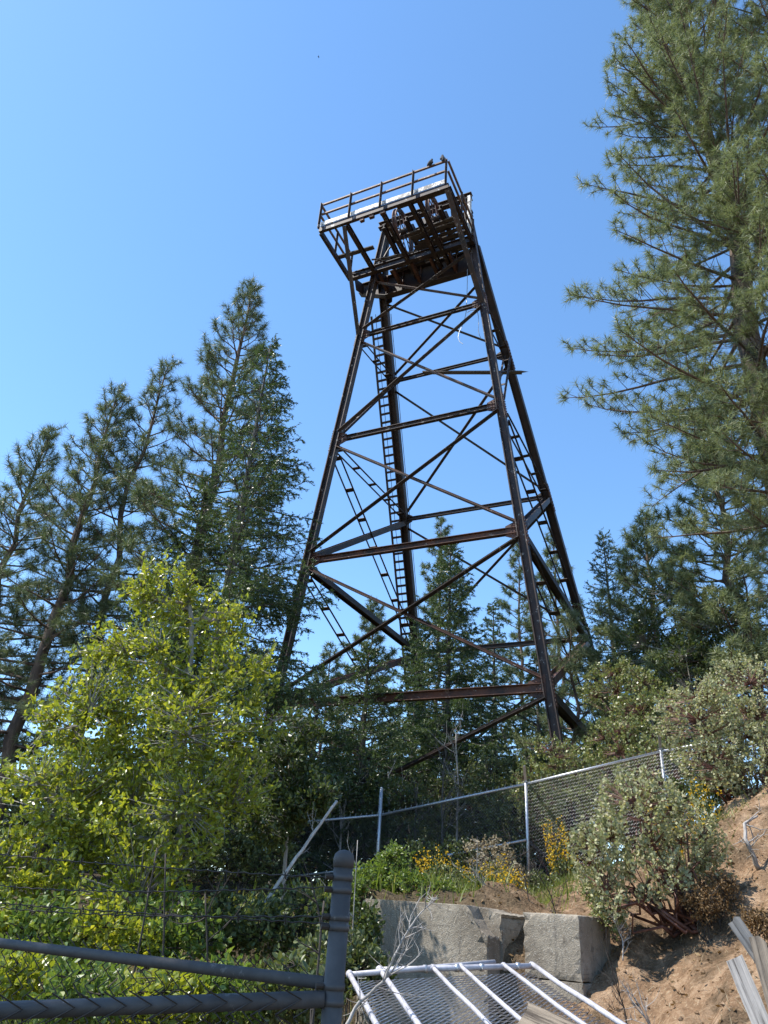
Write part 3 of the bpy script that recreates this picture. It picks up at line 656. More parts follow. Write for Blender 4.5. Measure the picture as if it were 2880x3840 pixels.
def fir(base, top, radius, cb, label, seed, mat='fir_needle', nb=130, tr=.16, step=.17, K=10, nl=.058, nw=.019, group='conifers around the headframe', droop=.5, prof=.85, bark='fir_bark', hang=.35, az=None, name='fir_tree', gap=0.0):
    rng = np.random.RandomState(seed); base = np.asarray(base, float); top = np.asarray(top, float)
    o = root(name, base, label, 'tree', group); n = 12; tt = np.linspace(0, 1, n)[:, None]
    pts = base + (top - base) * tt; pts[0] = base - np.array([0, 0, .3])
    m = MB(); m.tube(pts, tr * (1 - tt[:, 0]) ** .9 + .012, 8); part('trunk', m, M[bark], o, True)
    bm = MB(); S = []; E_ = []
    for i in range(nb):
        f = cb + (1 - cb) * ((i + rng.rand()) / nb); p = base + (top - base) * f; u = (f - cb) / (1 - cb)
        a = i * 2.39996 + rng.uniform(-.6, .6)
        if az is not None and rng.rand() < .5: a = az + rng.uniform(-1.2, 1.2)
        if rng.rand() < gap: continue
        Lb = radius * (1 - u) ** prof * rng.uniform(.6, 1.12) * min(1, .45 + u * 5) + .18; pit = -.15 + .9 * u ** 1.5 + rng.uniform(-.18, .18)
        d = np.array([math.cos(a) * math.cos(pit), math.sin(a) * math.cos(pit), math.sin(pit)])
        C = branch_curve(p, d, Lb, 6, droop * (1 - u), .45, rng, .05); bm.tube(C, np.linspace(.008 + .008 * Lb, .005, 7), 4, False)
        ns = int(max(3, Lb / step))
        for j in range(ns):
            t = 1 - .85 * (j + rng.rand()) / ns; x = t * 6; k = min(int(x), 5); q = x - k; sp = C[k] * (1 - q) + C[k + 1] * q; bd = nrm(C[k + 1] - C[k])
            sd = nrm(np.cross(bd, [0, 0, 1])) * (1 if j % 2 else -1)
            l2 = (.16 + .38 * Lb * (1 - t)) * rng.uniform(.6, 1.1)
            d2 = nrm(bd * .8 + sd * rng.uniform(.6, 1.1) + np.array([0, 0, rng.uniform(-.5, .15)]))
            c2 = branch_curve(sp, d2, l2, 3, hang, -hang * .4, rng, .05)
            for k2 in range(3): S.append(c2[k2]); E_.append(c2[k2 + 1])
            nh = int(l2 / .11)
            for g in range(nh):                               # hanging branchlets
                y = rng.uniform(.15, 1) * 3; k3 = min(int(y), 2); q3 = y - k3; p3 = c2[k3] * (1 - q3) + c2[k3 + 1] * q3
                d3 = nrm(nrm(c2[k3 + 1] - c2[k3]) * .7 + rng.normal(size=3) * .5 + np.array([0, 0, -hang * 1.1]))
                S.append(p3); E_.append(p3 + d3 * rng.uniform(.08, .2))
        S.append(C[-2]); E_.append(C[-1])
    part('limbs', bm, M[bark], o, True)
    S = np.array(S); E_ = np.array(E_); n = len(S); d = unit(E_ - S); ln = np.linalg.norm(E_ - S, axis=1)
    Kk = K; fr_ = np.tile(np.linspace(0, 1, Kk), n) + rng.uniform(-.05, .05, n * Kk)
    P = np.repeat(S, Kk, 0) + np.repeat(d * ln[:, None], Kk, 0) * fr_[:, None]; D = np.repeat(d, Kk, 0)
    nd_ = unit(D * .75 + perp(rng, D) * .9); sd = perp(rng, nd_) * nw / 2; L = nl * rng.uniform(.7, 1.2, (n * Kk, 1))
    V = np.stack([P - sd, P + sd, P + nd_ * L], 1) - base
    part('crown', tri_mesh('crown', V, 3), M[mat], o, kind='stuff'); return o

def shrub(base, blobs, label, cat, seed, mat, bark, n_tips, lv=14, L=.05, w=.5, group=None, name='shrub', stems=5, tr=.05, twig=.22, surf=.6, leafdir=.5, trunk=None, smooth_leaf=False, hero=0, twigs=True, crook=.12, upright=0.0, extra=None, flat=False):
    """broadleaf tree or bush: blobs = [(centre, radii)], tips fill them, limbs join them to the base"""
    rng = np.random.RandomState(seed); base = np.asarray(base, float); o = root(name, base, label, cat, group)
    C = np.array([b[0] for b in blobs], float); Rr = np.array([b[1] for b in blobs], float); vol = Rr.prod(1) ** .75; wgt = [b[2] if len(b) > 2 else 1 for b in blobs]
    pr = vol * np.array(wgt); pr /= pr.sum()
    bi = rng.choice(len(blobs), n_tips, p=pr); dd = rnd_dirs(rng, n_tips); rad = rng.uniform(0, 1, n_tips) ** (1 / 3.) * (1 - surf) + surf * rng.uniform(.75, 1.05, n_tips)
    T = C[bi] + dd * Rr[bi] * rad[:, None]
    T = T[T[:, 2] > hgt(T[:, 0], T[:, 1]) + .05]; n_tips = len(T)
    # skeleton
    bm = MB(); skel = []; srad = []
    if trunk is None: trunk = []
    tk = MB()
    if len(trunk):
        tk.tube(trunk, np.linspace(tr, tr * .45, len(trunk)), 8)
        for a, b in zip(trunk[:-1], trunk[1:]):
            for q in np.linspace(0, 1, 6): skel.append(a * (1 - q) + b * q)
    for i in range(len(C)):
        src = base if not skel or len(trunk) == 0 else None
        for s_ in range(max(1, stems // len(C) + (1 if i < stems % len(C) else 0))):
            tgt = C[i] + rnd_dirs(rng, 1)[0] * Rr[i] * .5
            if src is not None: st = base + np.append(rng.normal(size=2) * tr * 2.5, -.05)
            else:
                sk = np.array(skel); ok = sk[sk[:, 2] < tgt[2] - .1]; ok = ok if len(ok) else sk
                st = ok[np.argmin(np.linalg.norm(ok - tgt, axis=1) + (tgt[2] - ok[:, 2]) * .3)]
            k = 8; q = np.linspace(0, 1, k)[:, None]; c = st + (tgt - st) * q + rng.normal(size=(k, 3)) * crook * np.linalg.norm(tgt - st) * np.sin(q * PI) * .5
            c[:, 2] += np.sin(q[:, 0] * PI) * (-.08) * np.linalg.norm(tgt - st)
            bm.tube(c, np.linspace(tr * (.55 if len(trunk) else .8), tr * .15, k), 6, False)
            for a in c[1:]: skel.append(a)
    sk = np.array(skel); D_ = np.empty((n_tips, 3)); PTS = []; DIR = []
    for i in range(n_tips):
        t = T[i]; dist = np.linalg.norm(sk - t, axis=1) + np.maximum(0, sk[:, 2] - t[2]) * .6
        s0 = sk[np.argmin(dist)]; mid = (s0 + t) / 2 + rng.normal(size=3) * .04 + np.array([0, 0, -.04]); e = t
        if twigs: bm.tube(np.array([s0, e]), [.005 + tr * .06, .003], 3, False)
        d = nrm(e - mid + np.array([0, 0, upright])); D_[i] = d
    part('trunk' if len(trunk) else 'stems', tk if len(trunk) else bm, M[bark], o, True)
    if len(trunk): part('limbs', bm, M[bark], o, True)
    lvv = lv; P = np.repeat(T, lvv, 0) - np.repeat(D_, lvv, 0) * (rng.uniform(-.15, 1, (n_tips * lvv, 1)) * twig) + rng.normal(size=(n_tips * lvv, 3)) * L * .35
    Dl = unit(np.repeat(D_, lvv, 0) * leafdir + rnd_dirs(rng, n_tips * lvv) * .8 + np.array([0, 0, .15]))
    if hero:
        # the leaves nearest the camera are pieces of their own
        dist = np.linalg.norm(P - EYE, axis=1); idx = np.argsort(dist)[:hero * 6]; idx = rng.choice(idx, hero, replace=False)
        keep = np.ones(len(P), bool); keep[idx] = False
        V0 = leaves(np.random.RandomState(1), np.zeros((1, 3)), np.array([[1., 0, 0]]), L, w); me = tri_mesh('leaf', V0, 4); me.materials.append(M[mat])
        for a in idx:
            x = Dl[a]; y = perp(rng, x[None])[0]; inst('leaf', me, o, P[a], np.array([x, y, np.cross(x, y)]))
        P = P[keep]; Dl = Dl[keep]
    V = (leaves1(rng, P, Dl, L * 1.1, w * 1.15) if flat else leaves(rng, P, Dl, L, w)) - base
    part('foliage', tri_mesh('foliage', V, 4), M[mat], o, kind='stuff')
    if extra: extra(o, rng, T, D_)
    return o
def pxblob(u, v, D, ru, rv, rd, wt=1):
    """ellipsoid given by photo pixel, distance and pixel radii"""
    c = at(u, v, D); sl = np.linalg.norm(c - EYE); e = (nrm(c - EYE) @ MC[:, 2]); k = sl * e / F
    return (c, (ru * k, rd, rv * k * 1.03), wt)
def gpos(u, v, D):
    p = at(u, v, D); p[2] = H(p[0], p[1]); return p
def conbase(u, v, D):
    t = at(u, v, D); b = t.copy(); b[2] = H(b[0], b[1]); return b, t

# ------------------------------------------------------------------ conifers
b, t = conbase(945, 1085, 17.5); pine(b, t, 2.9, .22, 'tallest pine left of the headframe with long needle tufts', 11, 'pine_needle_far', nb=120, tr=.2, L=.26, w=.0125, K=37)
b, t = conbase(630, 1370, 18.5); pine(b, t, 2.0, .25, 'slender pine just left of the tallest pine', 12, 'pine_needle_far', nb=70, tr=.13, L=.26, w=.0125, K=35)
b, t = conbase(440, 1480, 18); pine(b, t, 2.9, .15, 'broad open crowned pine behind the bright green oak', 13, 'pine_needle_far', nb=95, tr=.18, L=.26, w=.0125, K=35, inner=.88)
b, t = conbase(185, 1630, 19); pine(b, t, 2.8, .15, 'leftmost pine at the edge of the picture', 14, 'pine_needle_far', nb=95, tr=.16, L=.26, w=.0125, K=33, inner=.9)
b, t = conbase(1015, 1290, 15.5); fir(b, t, 3.2, .08, 'tall drooping fir whose branches brush the headframe left leg', 21, nb=230, step=.15, az=-.3, nl=.065, nw=.024, K=9)
b, t = conbase(780, 1800, 16.5); fir(b, t, 2.2, .08, 'dark fir standing behind the oak between the pines', 22, nb=190, step=.15, nl=.065, nw=.025, K=9)
b, t = conbase(1690, 2030, 25); fir(b, t, 3.2, .16, 'fir standing inside the legs of the headframe', 23, nb=240, step=.155, nl=.08, nw=.03, tr=.17, K=8)
b, t = conbase(1385, 2440, 20.5); fir(b, t, 2.6, .08, 'shaded fir under the left side of the headframe', 24, nb=160, step=.17, nl=.07, nw=.027, K=8)
b, t = conbase(1200, 2560, 19.5); fir(b, t, 2.3, .05, 'low dark fir behind the left front leg', 25, nb=120, step=.17, nl=.07, nw=.027, K=8)
b, t = conbase(2262, 2015, 24); fir(b, t, 2.6, .12, 'blue green fir right of the headframe', 26, 'fir_needle_blue', nb=170, step=.16, nl=.075, nw=.028, K=8, hang=.1, droop=.3)
b, t = conbase(1570, 2330, 29); fir(b, t, 2.6, .1, 'fir crowding the ladder leg from behind', 27, nb=130, step=.2, nl=.085, nw=.034, K=8)
b, t = conbase(1850, 2270, 30); fir(b, t, 2.8, .1, 'fir filling the gap between the middle fir and the right leg', 28, nb=140, step=.2, nl=.085, nw=.034, K=8)
b, t = conbase(2010, 2470, 26); fir(b, t, 2.2, .1, 'short fir close behind the right front leg', 29, nb=110, step=.18, nl=.075, nw=.026)
b, t = conbase(2400, 2300, 25); fir(b, t, 2.6, .08, 'short fir between the blue green fir and the live oak', 30, nb=130, step=.18, nl=.075, nw=.026)
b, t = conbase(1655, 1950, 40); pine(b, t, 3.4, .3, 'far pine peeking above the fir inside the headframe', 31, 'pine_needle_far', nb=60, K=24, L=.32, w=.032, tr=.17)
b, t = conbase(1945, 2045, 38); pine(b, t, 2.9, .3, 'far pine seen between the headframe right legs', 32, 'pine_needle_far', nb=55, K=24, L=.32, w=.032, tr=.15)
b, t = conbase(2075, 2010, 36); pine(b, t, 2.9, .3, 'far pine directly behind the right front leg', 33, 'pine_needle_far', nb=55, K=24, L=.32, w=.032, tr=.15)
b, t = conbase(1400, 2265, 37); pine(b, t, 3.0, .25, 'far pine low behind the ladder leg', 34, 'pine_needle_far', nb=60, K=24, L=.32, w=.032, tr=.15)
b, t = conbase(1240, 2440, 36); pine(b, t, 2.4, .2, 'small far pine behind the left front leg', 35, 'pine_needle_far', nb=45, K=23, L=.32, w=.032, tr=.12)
b, t = conbase(2140, 2310, 21); pine(b, t, 1.6, .2, 'young pine in front of the far right leg', 36, nb=36, K=34, L=.26, w=.011, tr=.07)
b, t = conbase(2420, 1950, 22); pine(b, t, 3.0, .2, 'pine beneath the overhanging boughs of the big right pine', 37, nb=85, K=30, L=.27, w=.02, tr=.16)
b, t = conbase(2640, 1560, 19); pine(b, t, 3.4, .12, 'pine tucked behind the big right pine', 38, nb=110, K=30, L=.27, w=.02, tr=.17)
# the big pine that fills the right edge
pb = at(2870, 1675, 13.5); pb[2] = H(pb[0], pb[1]); pt = at(2470, -420, 13.7)
pine(pb, pt, 4.7, .13, 'huge pine filling the right edge of the picture', 41, nb=235, K=32, L=.26, w=.0135, tr=.34, sub=1.1, az=math.radians(205), prof=.62, inner=.9)
pb = at(3190, 1675, 12.5); pb[2] = H(pb[0], pb[1]); pt = at(2830, -520, 12.8)
pine(pb, pt, 4.2, .1, 'second huge pine whose boughs close the upper right corner', 42, nb=85, K=30, L=.26, w=.014, tr=.3, sub=.9, az=math.radians(215), prof=.5)

# ------------------------------------------------------------------ bright oak
OD = 8.6
ob = [pxblob(600, 2220, OD, 150, 140, .4), pxblob(800, 2330, OD + .2, 160, 140, .4), pxblob(500, 2480, OD - .2, 240, 180, .6), pxblob(860, 2530, OD, 210, 170, .5),
      pxblob(330, 2730, OD - .3, 270, 190, .6), pxblob(680, 2760, OD - .3, 320, 230, .8), pxblob(990, 2680, OD + .2, 130, 90, .35, .5), pxblob(200, 2980, OD - .4, 290, 190, .6),
      pxblob(560, 3050, OD - .5, 330, 210, .8), pxblob(880, 2960, OD, 180, 140, .5, .4), pxblob(120, 3240, OD - .6, 230, 150, .5), pxblob(450, 3290, OD - .6, 330, 150, .6)]
tb = gpos(590, 3420, OD)
trk = [tb - np.array([0, 0, .2]), at(610, 3200, OD), at(640, 2950, OD), at(655, 2800, OD), at(690, 2640, OD), at(715, 2480, OD), at(720, 2330, OD + .1), at(700, 2220, OD + .1)]
shrub(tb, ob, 'bright yellow green leafy oak in the left foreground', 'tree', 51, 'oak_leaf', 'oak_bark', 1500, lv=18, L=.066, w=.5, name='oak_tree', stems=34, tr=.055, trunk=trk, twig=.34, surf=.3, hero=280)

db_ = gpos(1080, 3400, 9.9)  # dark leaf colour stands for shaded oak leaves; placed to shade the block too
shrub(db_, [pxblob(1120, 2720, 9.9, 110, 60, .45, .7), pxblob(1060, 2860, 9.9, 130, 100, .5), pxblob(1150, 2980, 9.8, 130, 90, .5), pxblob(1010, 3060, 9.9, 140, 90, .5)], 'dark young oak between the bright oak and the corner post', 'tree', 53, 'dark_leaf', 'oak_bark', 420, lv=15, L=.075, w=.5, name='oak_tree', stems=12, tr=.03, trunk=[db_ - np.array([0, 0, .2]), at(1075, 3150, 9.9), at(1085, 2850, 9.9)], twig=.28)
sb = np.array([-6.0, 1.6, H(-6.0, 1.6)])
shrub(sb, [(np.array([-5.4, 2.0, 8.9]), (1.3, 1.0, .8)), (np.array([-4.9, 2.5, 9.6]), (.9, .9, .6)), (np.array([-6.5, 2.0, 8.6]), (1.2, 1.0, .9))], 'tall oak just outside the left edge shading the near fence', 'tree', 52, 'oak_leaf', 'oak_bark', 620, lv=13, L=.15, w=.52, name='oak_tree', stems=12, tr=.12, trunk=[sb - np.array([0, 0, .2]), sb + np.array([.1, .1, 4]), np.array([-5.6, 2.0, 8.2])], twig=.24)

# ------------------------------------------------------------------ manzanita and brush
def manz(u, v, D, blobs, label, seed, n, mat='manz_leaf', L=.036, stems=16, lv=13, tr=.03):
    b = gpos(u, v, D)
    return shrub(b, blobs, label, 'shrub', seed, mat, 'manz_bark', n, lv=lv, L=L, w=.72, group='manzanita and brush on the bank', name='manzanita_shrub', stems=stems, tr=tr, twig=.13, surf=.45, crook=.2, upright=.15, flat=True)
manz(2590, 3440, 9.4, [pxblob(2400, 3050, 9.4, 190, 170, .5), pxblob(2250, 3200, 9.3, 130, 140, .35), pxblob(2560, 3120, 9.5, 150, 140, .45), pxblob(2440, 3260, 9.2, 170, 90, .4, .7), pxblob(2660, 3190, 9.6, 80, 90, .3), pxblob(2300, 3360, 9.1, 90, 50, .25, .6), pxblob(2470, 2960, 9.6, 90, 60, .3)],
     'silvery manzanita bush in front of the chain link fence on the bank', 61, 720, L=.043, stems=34)
manz(2760, 2960, 12.6, [pxblob(2640, 2700, 12.6, 210, 150, .8), pxblob(2800, 2620, 12.7, 190, 160, .9), pxblob(2650, 2860, 12.2, 120, 90, .5), pxblob(2780, 2800, 12.3, 170, 120, .7), pxblob(2850, 2900, 12, 140, 90, .5)],
     'large manzanita at the right edge above the bare soil', 62, 1150, 'manz_leaf', L=.046, stems=22)
manz(2120, 3150, 16.6, [pxblob(2080, 2870, 16.6, 150, 110, .7), pxblob(2230, 2930, 16.3, 170, 110, .7), pxblob(2010, 2960, 16.4, 110, 110, .5), pxblob(2180, 3060, 16, 170, 110, .6)],
     'greenish manzanita right behind the fence at the foot of the right leg', 63, 900, 'manz_leaf_green', L=.05)
manz(2400, 3000, 16.5, [pxblob(2330, 2600, 18, 170, 130, .9), pxblob(2450, 2700, 17, 180, 130, .9), pxblob(2350, 2790, 16.6, 170, 110, .8), pxblob(2470, 2880, 15.8, 150, 110, .6)],
     'tall manzanita behind the fence between the tower leg and the pines', 64, 1200, 'manz_leaf_green', L=.055, tr=.05)
def brush(u, v, D, blobs, label, seed, n, mat='brush_leaf', bark='dark_twig', L=.06, lv=12, stems=10, w=.5, tr=.03, name='brush_shrub', twig=.2, cat='shrub', group='brush behind the fence'):
    return shrub(gpos(u, v, D), blobs, label, cat, seed, mat, bark, n, lv=lv, L=L, w=w, group=group, name=name, stems=stems, tr=tr, twig=twig, surf=.4, crook=.2, flat=True)
brush(2560, 2900, 19, [pxblob(2560, 2330, 20, 220, 190, 1.2), pxblob(2760, 2380, 19, 200, 190, 1.2), pxblob(2650, 2520, 18.5, 240, 150, 1.0), pxblob(2440, 2480, 20, 160, 150, 1.0)],
      'dark live oak under the big right pine', 71, 1100, 'dark_leaf', 'oak_bark', L=.085, lv=16, tr=.09, cat='tree', name='oak_tree')
brush(1100, 3200, 18.6, [pxblob(1020, 2950, 18.6, 150, 200, .8), pxblob(1180, 3010, 18.6, 150, 170, .8), pxblob(900, 3080, 18.6, 180, 130, .7)], 'dark brush behind the fence left of the leaning stick', 72, 700, 'dark_leaf', L=.07)
brush(1350, 3200, 18.4, [pxblob(1330, 3010, 18.4, 170, 170, .8), pxblob(1480, 3060, 18, 150, 150, .7)], 'dark brush behind the fence by its tall plain post', 73, 700, 'dark_leaf', L=.065)
brush(1620, 3200, 18.6, [pxblob(1600, 3050, 19, 180, 150, .8), pxblob(1780, 3020, 19, 180, 170, .8)], 'brush in the middle of the fence panel', 74, 800, 'brush_leaf', L=.06)
brush(1870, 3180, 17.4, [pxblob(1880, 2980, 18, 140, 180, .7), pxblob(1950, 3090, 17, 150, 130, .6)], 'brush behind the fence post with the angled arm', 75, 700, 'brush_leaf', L=.06)
brush(600, 3300, 19.5, [pxblob(560, 3080, 20, 300, 200, 1.2), pxblob(200, 3050, 20, 300, 200, 1.2)], 'dark brush far behind the bright oak', 76, 900, 'brush_leaf', L=.08)
for i, (u, v, D, lab) in enumerate(((1500, 2700, 33, 'far undergrowth seen under the headframe beside the ladder'), (1850, 2720, 34, 'far undergrowth seen between the headframe legs'), (2250, 2650, 30, 'far undergrowth right of the headframe'), (1150, 2760, 31, 'far undergrowth left of the headframe'), (700, 2800, 30, 'far undergrowth behind the left pines'), (250, 2850, 28, 'far undergrowth at the left edge'))):
    brush(u, 3100, D, [pxblob(u - 90, v + 180, D, 170, 150, 1.4), pxblob(u + 110, v + 150, D, 170, 170, 1.4), pxblob(u, v + 320, D - 1, 260, 140, 1.4)], lab, 80 + i, 420, 'brush_leaf', L=.22, lv=7, tr=.06)
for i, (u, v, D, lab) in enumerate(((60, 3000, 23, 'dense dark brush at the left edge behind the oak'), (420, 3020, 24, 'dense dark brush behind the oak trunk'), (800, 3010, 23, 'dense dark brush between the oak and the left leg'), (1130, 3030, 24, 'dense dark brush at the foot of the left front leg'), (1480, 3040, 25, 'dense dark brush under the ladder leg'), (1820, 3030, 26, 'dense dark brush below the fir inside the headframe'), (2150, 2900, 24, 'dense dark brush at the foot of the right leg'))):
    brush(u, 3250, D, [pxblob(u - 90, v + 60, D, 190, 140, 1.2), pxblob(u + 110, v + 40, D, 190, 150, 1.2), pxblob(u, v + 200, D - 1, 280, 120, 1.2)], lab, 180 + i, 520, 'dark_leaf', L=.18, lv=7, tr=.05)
# ------------------------------------------------------------------ concrete foundations
import bmesh
def rough_prism(poly, e1, e2, org, depth, name, back=None, seed=0, amp=.012, cut=.09):
    """prism with outline poly (a along e1, z) extruded along e2, subdivided and weathered"""
    bm = bmesh.new(); n = len(poly); back = back or poly
    f = [bm.verts.new(tuple(org + e1 * a + np.array([0, 0, z]))) for a, z in poly]
    b = [bm.verts.new(tuple(org + e1 * a + np.array([0, 0, z]) + e2 * depth)) for a, z in back]
    bm.faces.new(f); bm.faces.new(b[::-1])
    for i in range(n): bm.faces.new((f[i], b[i], b[(i + 1) % n], f[(i + 1) % n]))
    bmesh.ops.triangulate(bm, faces=bm.faces[:])
    for _ in range(5):
        es = [e for e in bm.edges if e.calc_length() > cut]
        if not es: break
        bmesh.ops.subdivide_edges(bm, edges=es, cuts=1, use_grid_fill=False)
        bmesh.ops.triangulate(bm, faces=[q for q in bm.faces if len(q.verts) > 3])
    bmesh.ops.recalc_face_normals(bm, faces=bm.faces[:])
    rng = np.random.RandomState(seed); bm.normal_update()
    for v in bm.verts:
        sharp = max((e.calc_face_angle(0) for e in v.link_edges), default=0)
        k = amp * (.25 if sharp < .5 else 3.2)
        d = (vnoise(np.array([v.co.x * 1.3 + v.co.z]), np.array([v.co.y * 1.1 + v.co.z * .7]), 4)[0] * 1.2 + rng.uniform(-.5, .5)) * k
        v.co -= v.normal * (abs(d) if sharp >= .5 else d)
    bmesh.ops.recalc_face_normals(bm, faces=bm.faces[:])
    me = bpy.data.meshes.new(name); bm.to_mesh(me); bm.free(); return me
phi = math.radians(38); e1 = np.array([math.cos(phi), -math.sin(phi), 0]); e2 = np.array([math.sin(phi), math.cos(phi), 0])
P2 = at(2169, 3430, 9.0); o2 = P2.copy(); o2[2] = 0; zt = P2[2]
fo = root('concrete_pier', o2 + np.array([0, 0, .3]), 'narrow concrete pier with a shaded sloping side, right of the larger block', 'concrete block')
def cpart(name, me, parent):
    V = np.empty(len(me.vertices) * 3); me.vertices.foreach_get('co', V); V = V.reshape(-1, 3) - np.array(top_of(parent).location); me.vertices.foreach_set('co', V.ravel()); me.update()
    me.materials.append(M['concrete']); o = bpy.data.objects.new(name, me); COL.objects.link(o); o.parent = parent; return o
# profile seen from the side (b along e2): use e2 as outline axis and -e1 as extrusion
cpart('upper_course', rough_prism([(0, zt - .62), (.98, zt - .62), (.84, zt), (0, zt)], e2, -e1, o2, .66, 'upper_course', seed=1), fo)
cpart('lower_course', rough_prism([(-.015, -.3), (1.5, -.3), (1.02, zt - .625), (-.015, zt - .625)], e2, -e1, o2 + e1 * .015, .69, 'lower_course', seed=2), fo)
P1 = at(1826, 3560, 9.35); o1 = P1.copy(); o1[2] = 0
zl, z1t = at(1830, 3513, 9.35)[2], at(1700, 3388, 9.4)[2]
fb = root('concrete_block', o1 + np.array([0, 0, .3]), 'broad stained concrete block with a flared edge and tree shadow', 'concrete block')
cpart('front_wall', rough_prism([(-1.75, -.3), (.03, -.3), (.0, zl - .1), (.01, zl), (-.1, zl + .07), (-.2, zl + .17), (-.27, zl + .3), (-.33, z1t), (-1.75, z1t + .02)], e1, e2, o1, .3, 'front_wall', seed=3), fb)
cpart('rear_wall', rough_prism([(-1.78, -.3), (.03, -.3), (.03, zl + .02), (.0, zl + .2), (.02, z1t - .07), (-.1, z1t - .04), (-.14, z1t - .1), (-.3, z1t + .0), (-1.78, z1t - .02)], e1, e2, o1 + e2 * .302, .9, 'rear_wall', seed=4), fb)

# ------------------------------------------------------------------ fences
def wires(S, E_, r):
    d = unit(E_ - S); u = np.cross(d, [0.3, .5, .81]); u = unit(u); v = np.cross(d, u); a = [0, 2.094, 4.189]
    ring = [u * math.cos(t) * r + v * math.sin(t) * r for t in a]
    return np.concatenate([np.stack([S + ring[i], S + ring[(i + 1) % 3], E_ + ring[(i + 1) % 3], E_ + ring[i]], 1) for i in range(3)])
def chain_link(A, B, dn, hA, hB, pitch, r, wrap=.0):
    """diamond mesh hung from the line A-B along direction dn"""
    A = np.asarray(A, float); B = np.asarray(B, float); L = np.linalg.norm(B - A); x = (B - A) / L; nrmv = nrm(np.cross(x, dn))
    S = []; E_ = []; n = int(L / pitch)
    for i in range(n):
        h = hA + (hB - hA) * i / n; k = int(h / (pitch * .5)); z = -wrap + np.arange(k + 1) * pitch * .5
        xs = i * pitch + np.where(np.arange(k + 1) % 2 == 0, 0, pitch * 1.02); off_ = np.where(np.arange(k + 1) % 2 == 0, .004, -.004)
        P = A + x * xs[:, None] + np.asarray(dn) * z[:, None] + nrmv * off_[:, None]
        S.append(P[:-1]); E_.append(P[1:])
    return wires(np.vstack(S), np.vstack(E_), r)
def quadpart(name, V, mat, parent, kind=None):
    org = np.array(top_of(parent).location); return part(name, tri_mesh(name, V - org, 4), mat, parent, kind=kind)
FP = [(-160, 3205, 19.8), (340, 3152, 18.6), (872, 3108, 17.4), (1425, 3057, 16.2), (1972, 2940, 15.0), (2478, 2818, 14.5), (2960, 2730, 13.9)]
RP = [at(*p) for p in FP]
ff = root('chain_link_fence', np.array([RP[3][0], RP[3][1], H(RP[3][0], RP[3][1])]), 'tall galvanised chain link fence climbing the slope in front of the headframe', 'fence')
DN = np.array([0, 0, -1.])
for i, p in enumerate(RP):
    g = H(p[0], p[1]); ext = .5 if i == 3 else .03
    m = MB(); m.tube([np.array([p[0], p[1], g - .2]), p + np.array([0, 0, ext])], .036 if i == 3 else .03, 10); po = part('post', m, M['galv'], ff, True)
    m = MB(); m.tube([p + np.array([0, 0, ext]), p + np.array([0, 0, ext + .03]), p + np.array([0, 0, ext + .045])], [.036, .03, .008], 10); part('cap', m, M['galv'], po, True)
    if i >= 4:
        m = MB(); m.beam(p + np.array([0, 0, .02]), p + np.array([-.06, -.18, .30]), .012, .05, (1, 0, 0)); part('barb_arm', m, M['galv'], po)
for i in range(len(RP) - 1):
    a, b_ = RP[i], RP[i + 1]
    m = MB(); m.tube([a, b_], .024, 8); part('top_rail', m, M['galv'], ff, True)
    ha = min(1.75, a[2] - H(a[0], a[1])); hb = min(1.75, b_[2] - H(b_[0], b_[1]))
    quadpart('mesh', chain_link(a + np.array([0, -.03, .03]), b_ + np.array([0, -.03, .03]), DN, ha, hb, .06, .0017), M['wire'], ff, 'stuff')
    n = int(np.linalg.norm(b_ - a) / .12); m = MB()
    for k in range(n): q = a + (b_ - a) * (k + .5) / n; m.beam(q + np.array([0, 0, .02]), q + np.array([.012, 0, .07]), .006, .006, (1, 0, 0))
    part('wire_ends', m, M['wire'], ff, kind='stuff')
m = MB(); m.tube([at(1395, 3252, 16.15), at(1690, 3205, 15.6), at(1972, 3150, 14.95)], .022, 8); part('mid_rail', m, M['galv'], ff, True)
m = MB(); m.tube([at(1060, 3292, 16.9), at(1395, 3252, 16.15)], .022, 8); part('mid_rail', m, M['galv'], ff, True)
m = MB(); m.beam(at(1972, 3150, 15.05), at(2070, 3230, 15.6), .05, .05); part('brace', m, M['galv_old'], ff)

# near corner post with two fence runs going left
ND = 2.05; KF = ND / 4.2                                          # standard pipe: 48 mm post, 35 mm rail
gp = at(1268, 3500, ND); gb = np.array([gp[0], gp[1], H(gp[0], gp[1])])
nf = root('corner_fence', gb, 'dull pipe corner post with rails and barbed wire in the near left foreground', 'fence')
ztop = at(1275, 3212, ND)[2]; zr = at(1210, 3735, ND)[2]
m = MB(); m.tube([gb - np.array([0, 0, .2]), np.array([gp[0], gp[1], ztop - .03 * KF])], .049 * KF, 18); cp_ = part('post', m, M['galv_old'], nf, True)
m = MB(); c = np.array([gp[0], gp[1], ztop]); m.tube([c - TZ * .05 * KF, c - TZ * .01 * KF, c + TZ * .012 * KF, c + TZ * .028 * KF, c + TZ * .034 * KF], np.array([.054, .054, .048, .028, .002]) * KF, 18); part('cap', m, M['galv_old'], cp_, True)
for v in (3290, 3338, 3440, 3478, 3700, 3760):
    z = at(1262, v, ND)[2]; m = MB(); m.tube([np.array([gp[0], gp[1], z - .014 * KF]), np.array([gp[0], gp[1], z + .014 * KF])], .0535 * KF, 18); bd_ = part('band', m, M['galv_old'], cp_, True)
    m = MB(); m.tube([np.array([gp[0] - .05 * KF, gp[1] - .02 * KF, z]), np.array([gp[0] - .085 * KF, gp[1] - .03 * KF, z])], .014 * KF, 8); part('bolt', m, M['wire_dark'], bd_)
aL = at(-300, 3800, ND * .964); aR = np.array([gp[0] - .04 * KF, gp[1] - .02 * KF, zr - .01 * KF]); m = MB(); m.tube([aR, aL], .036 * KF, 14); part('top_rail', m, M['galv_old'], nf, True)
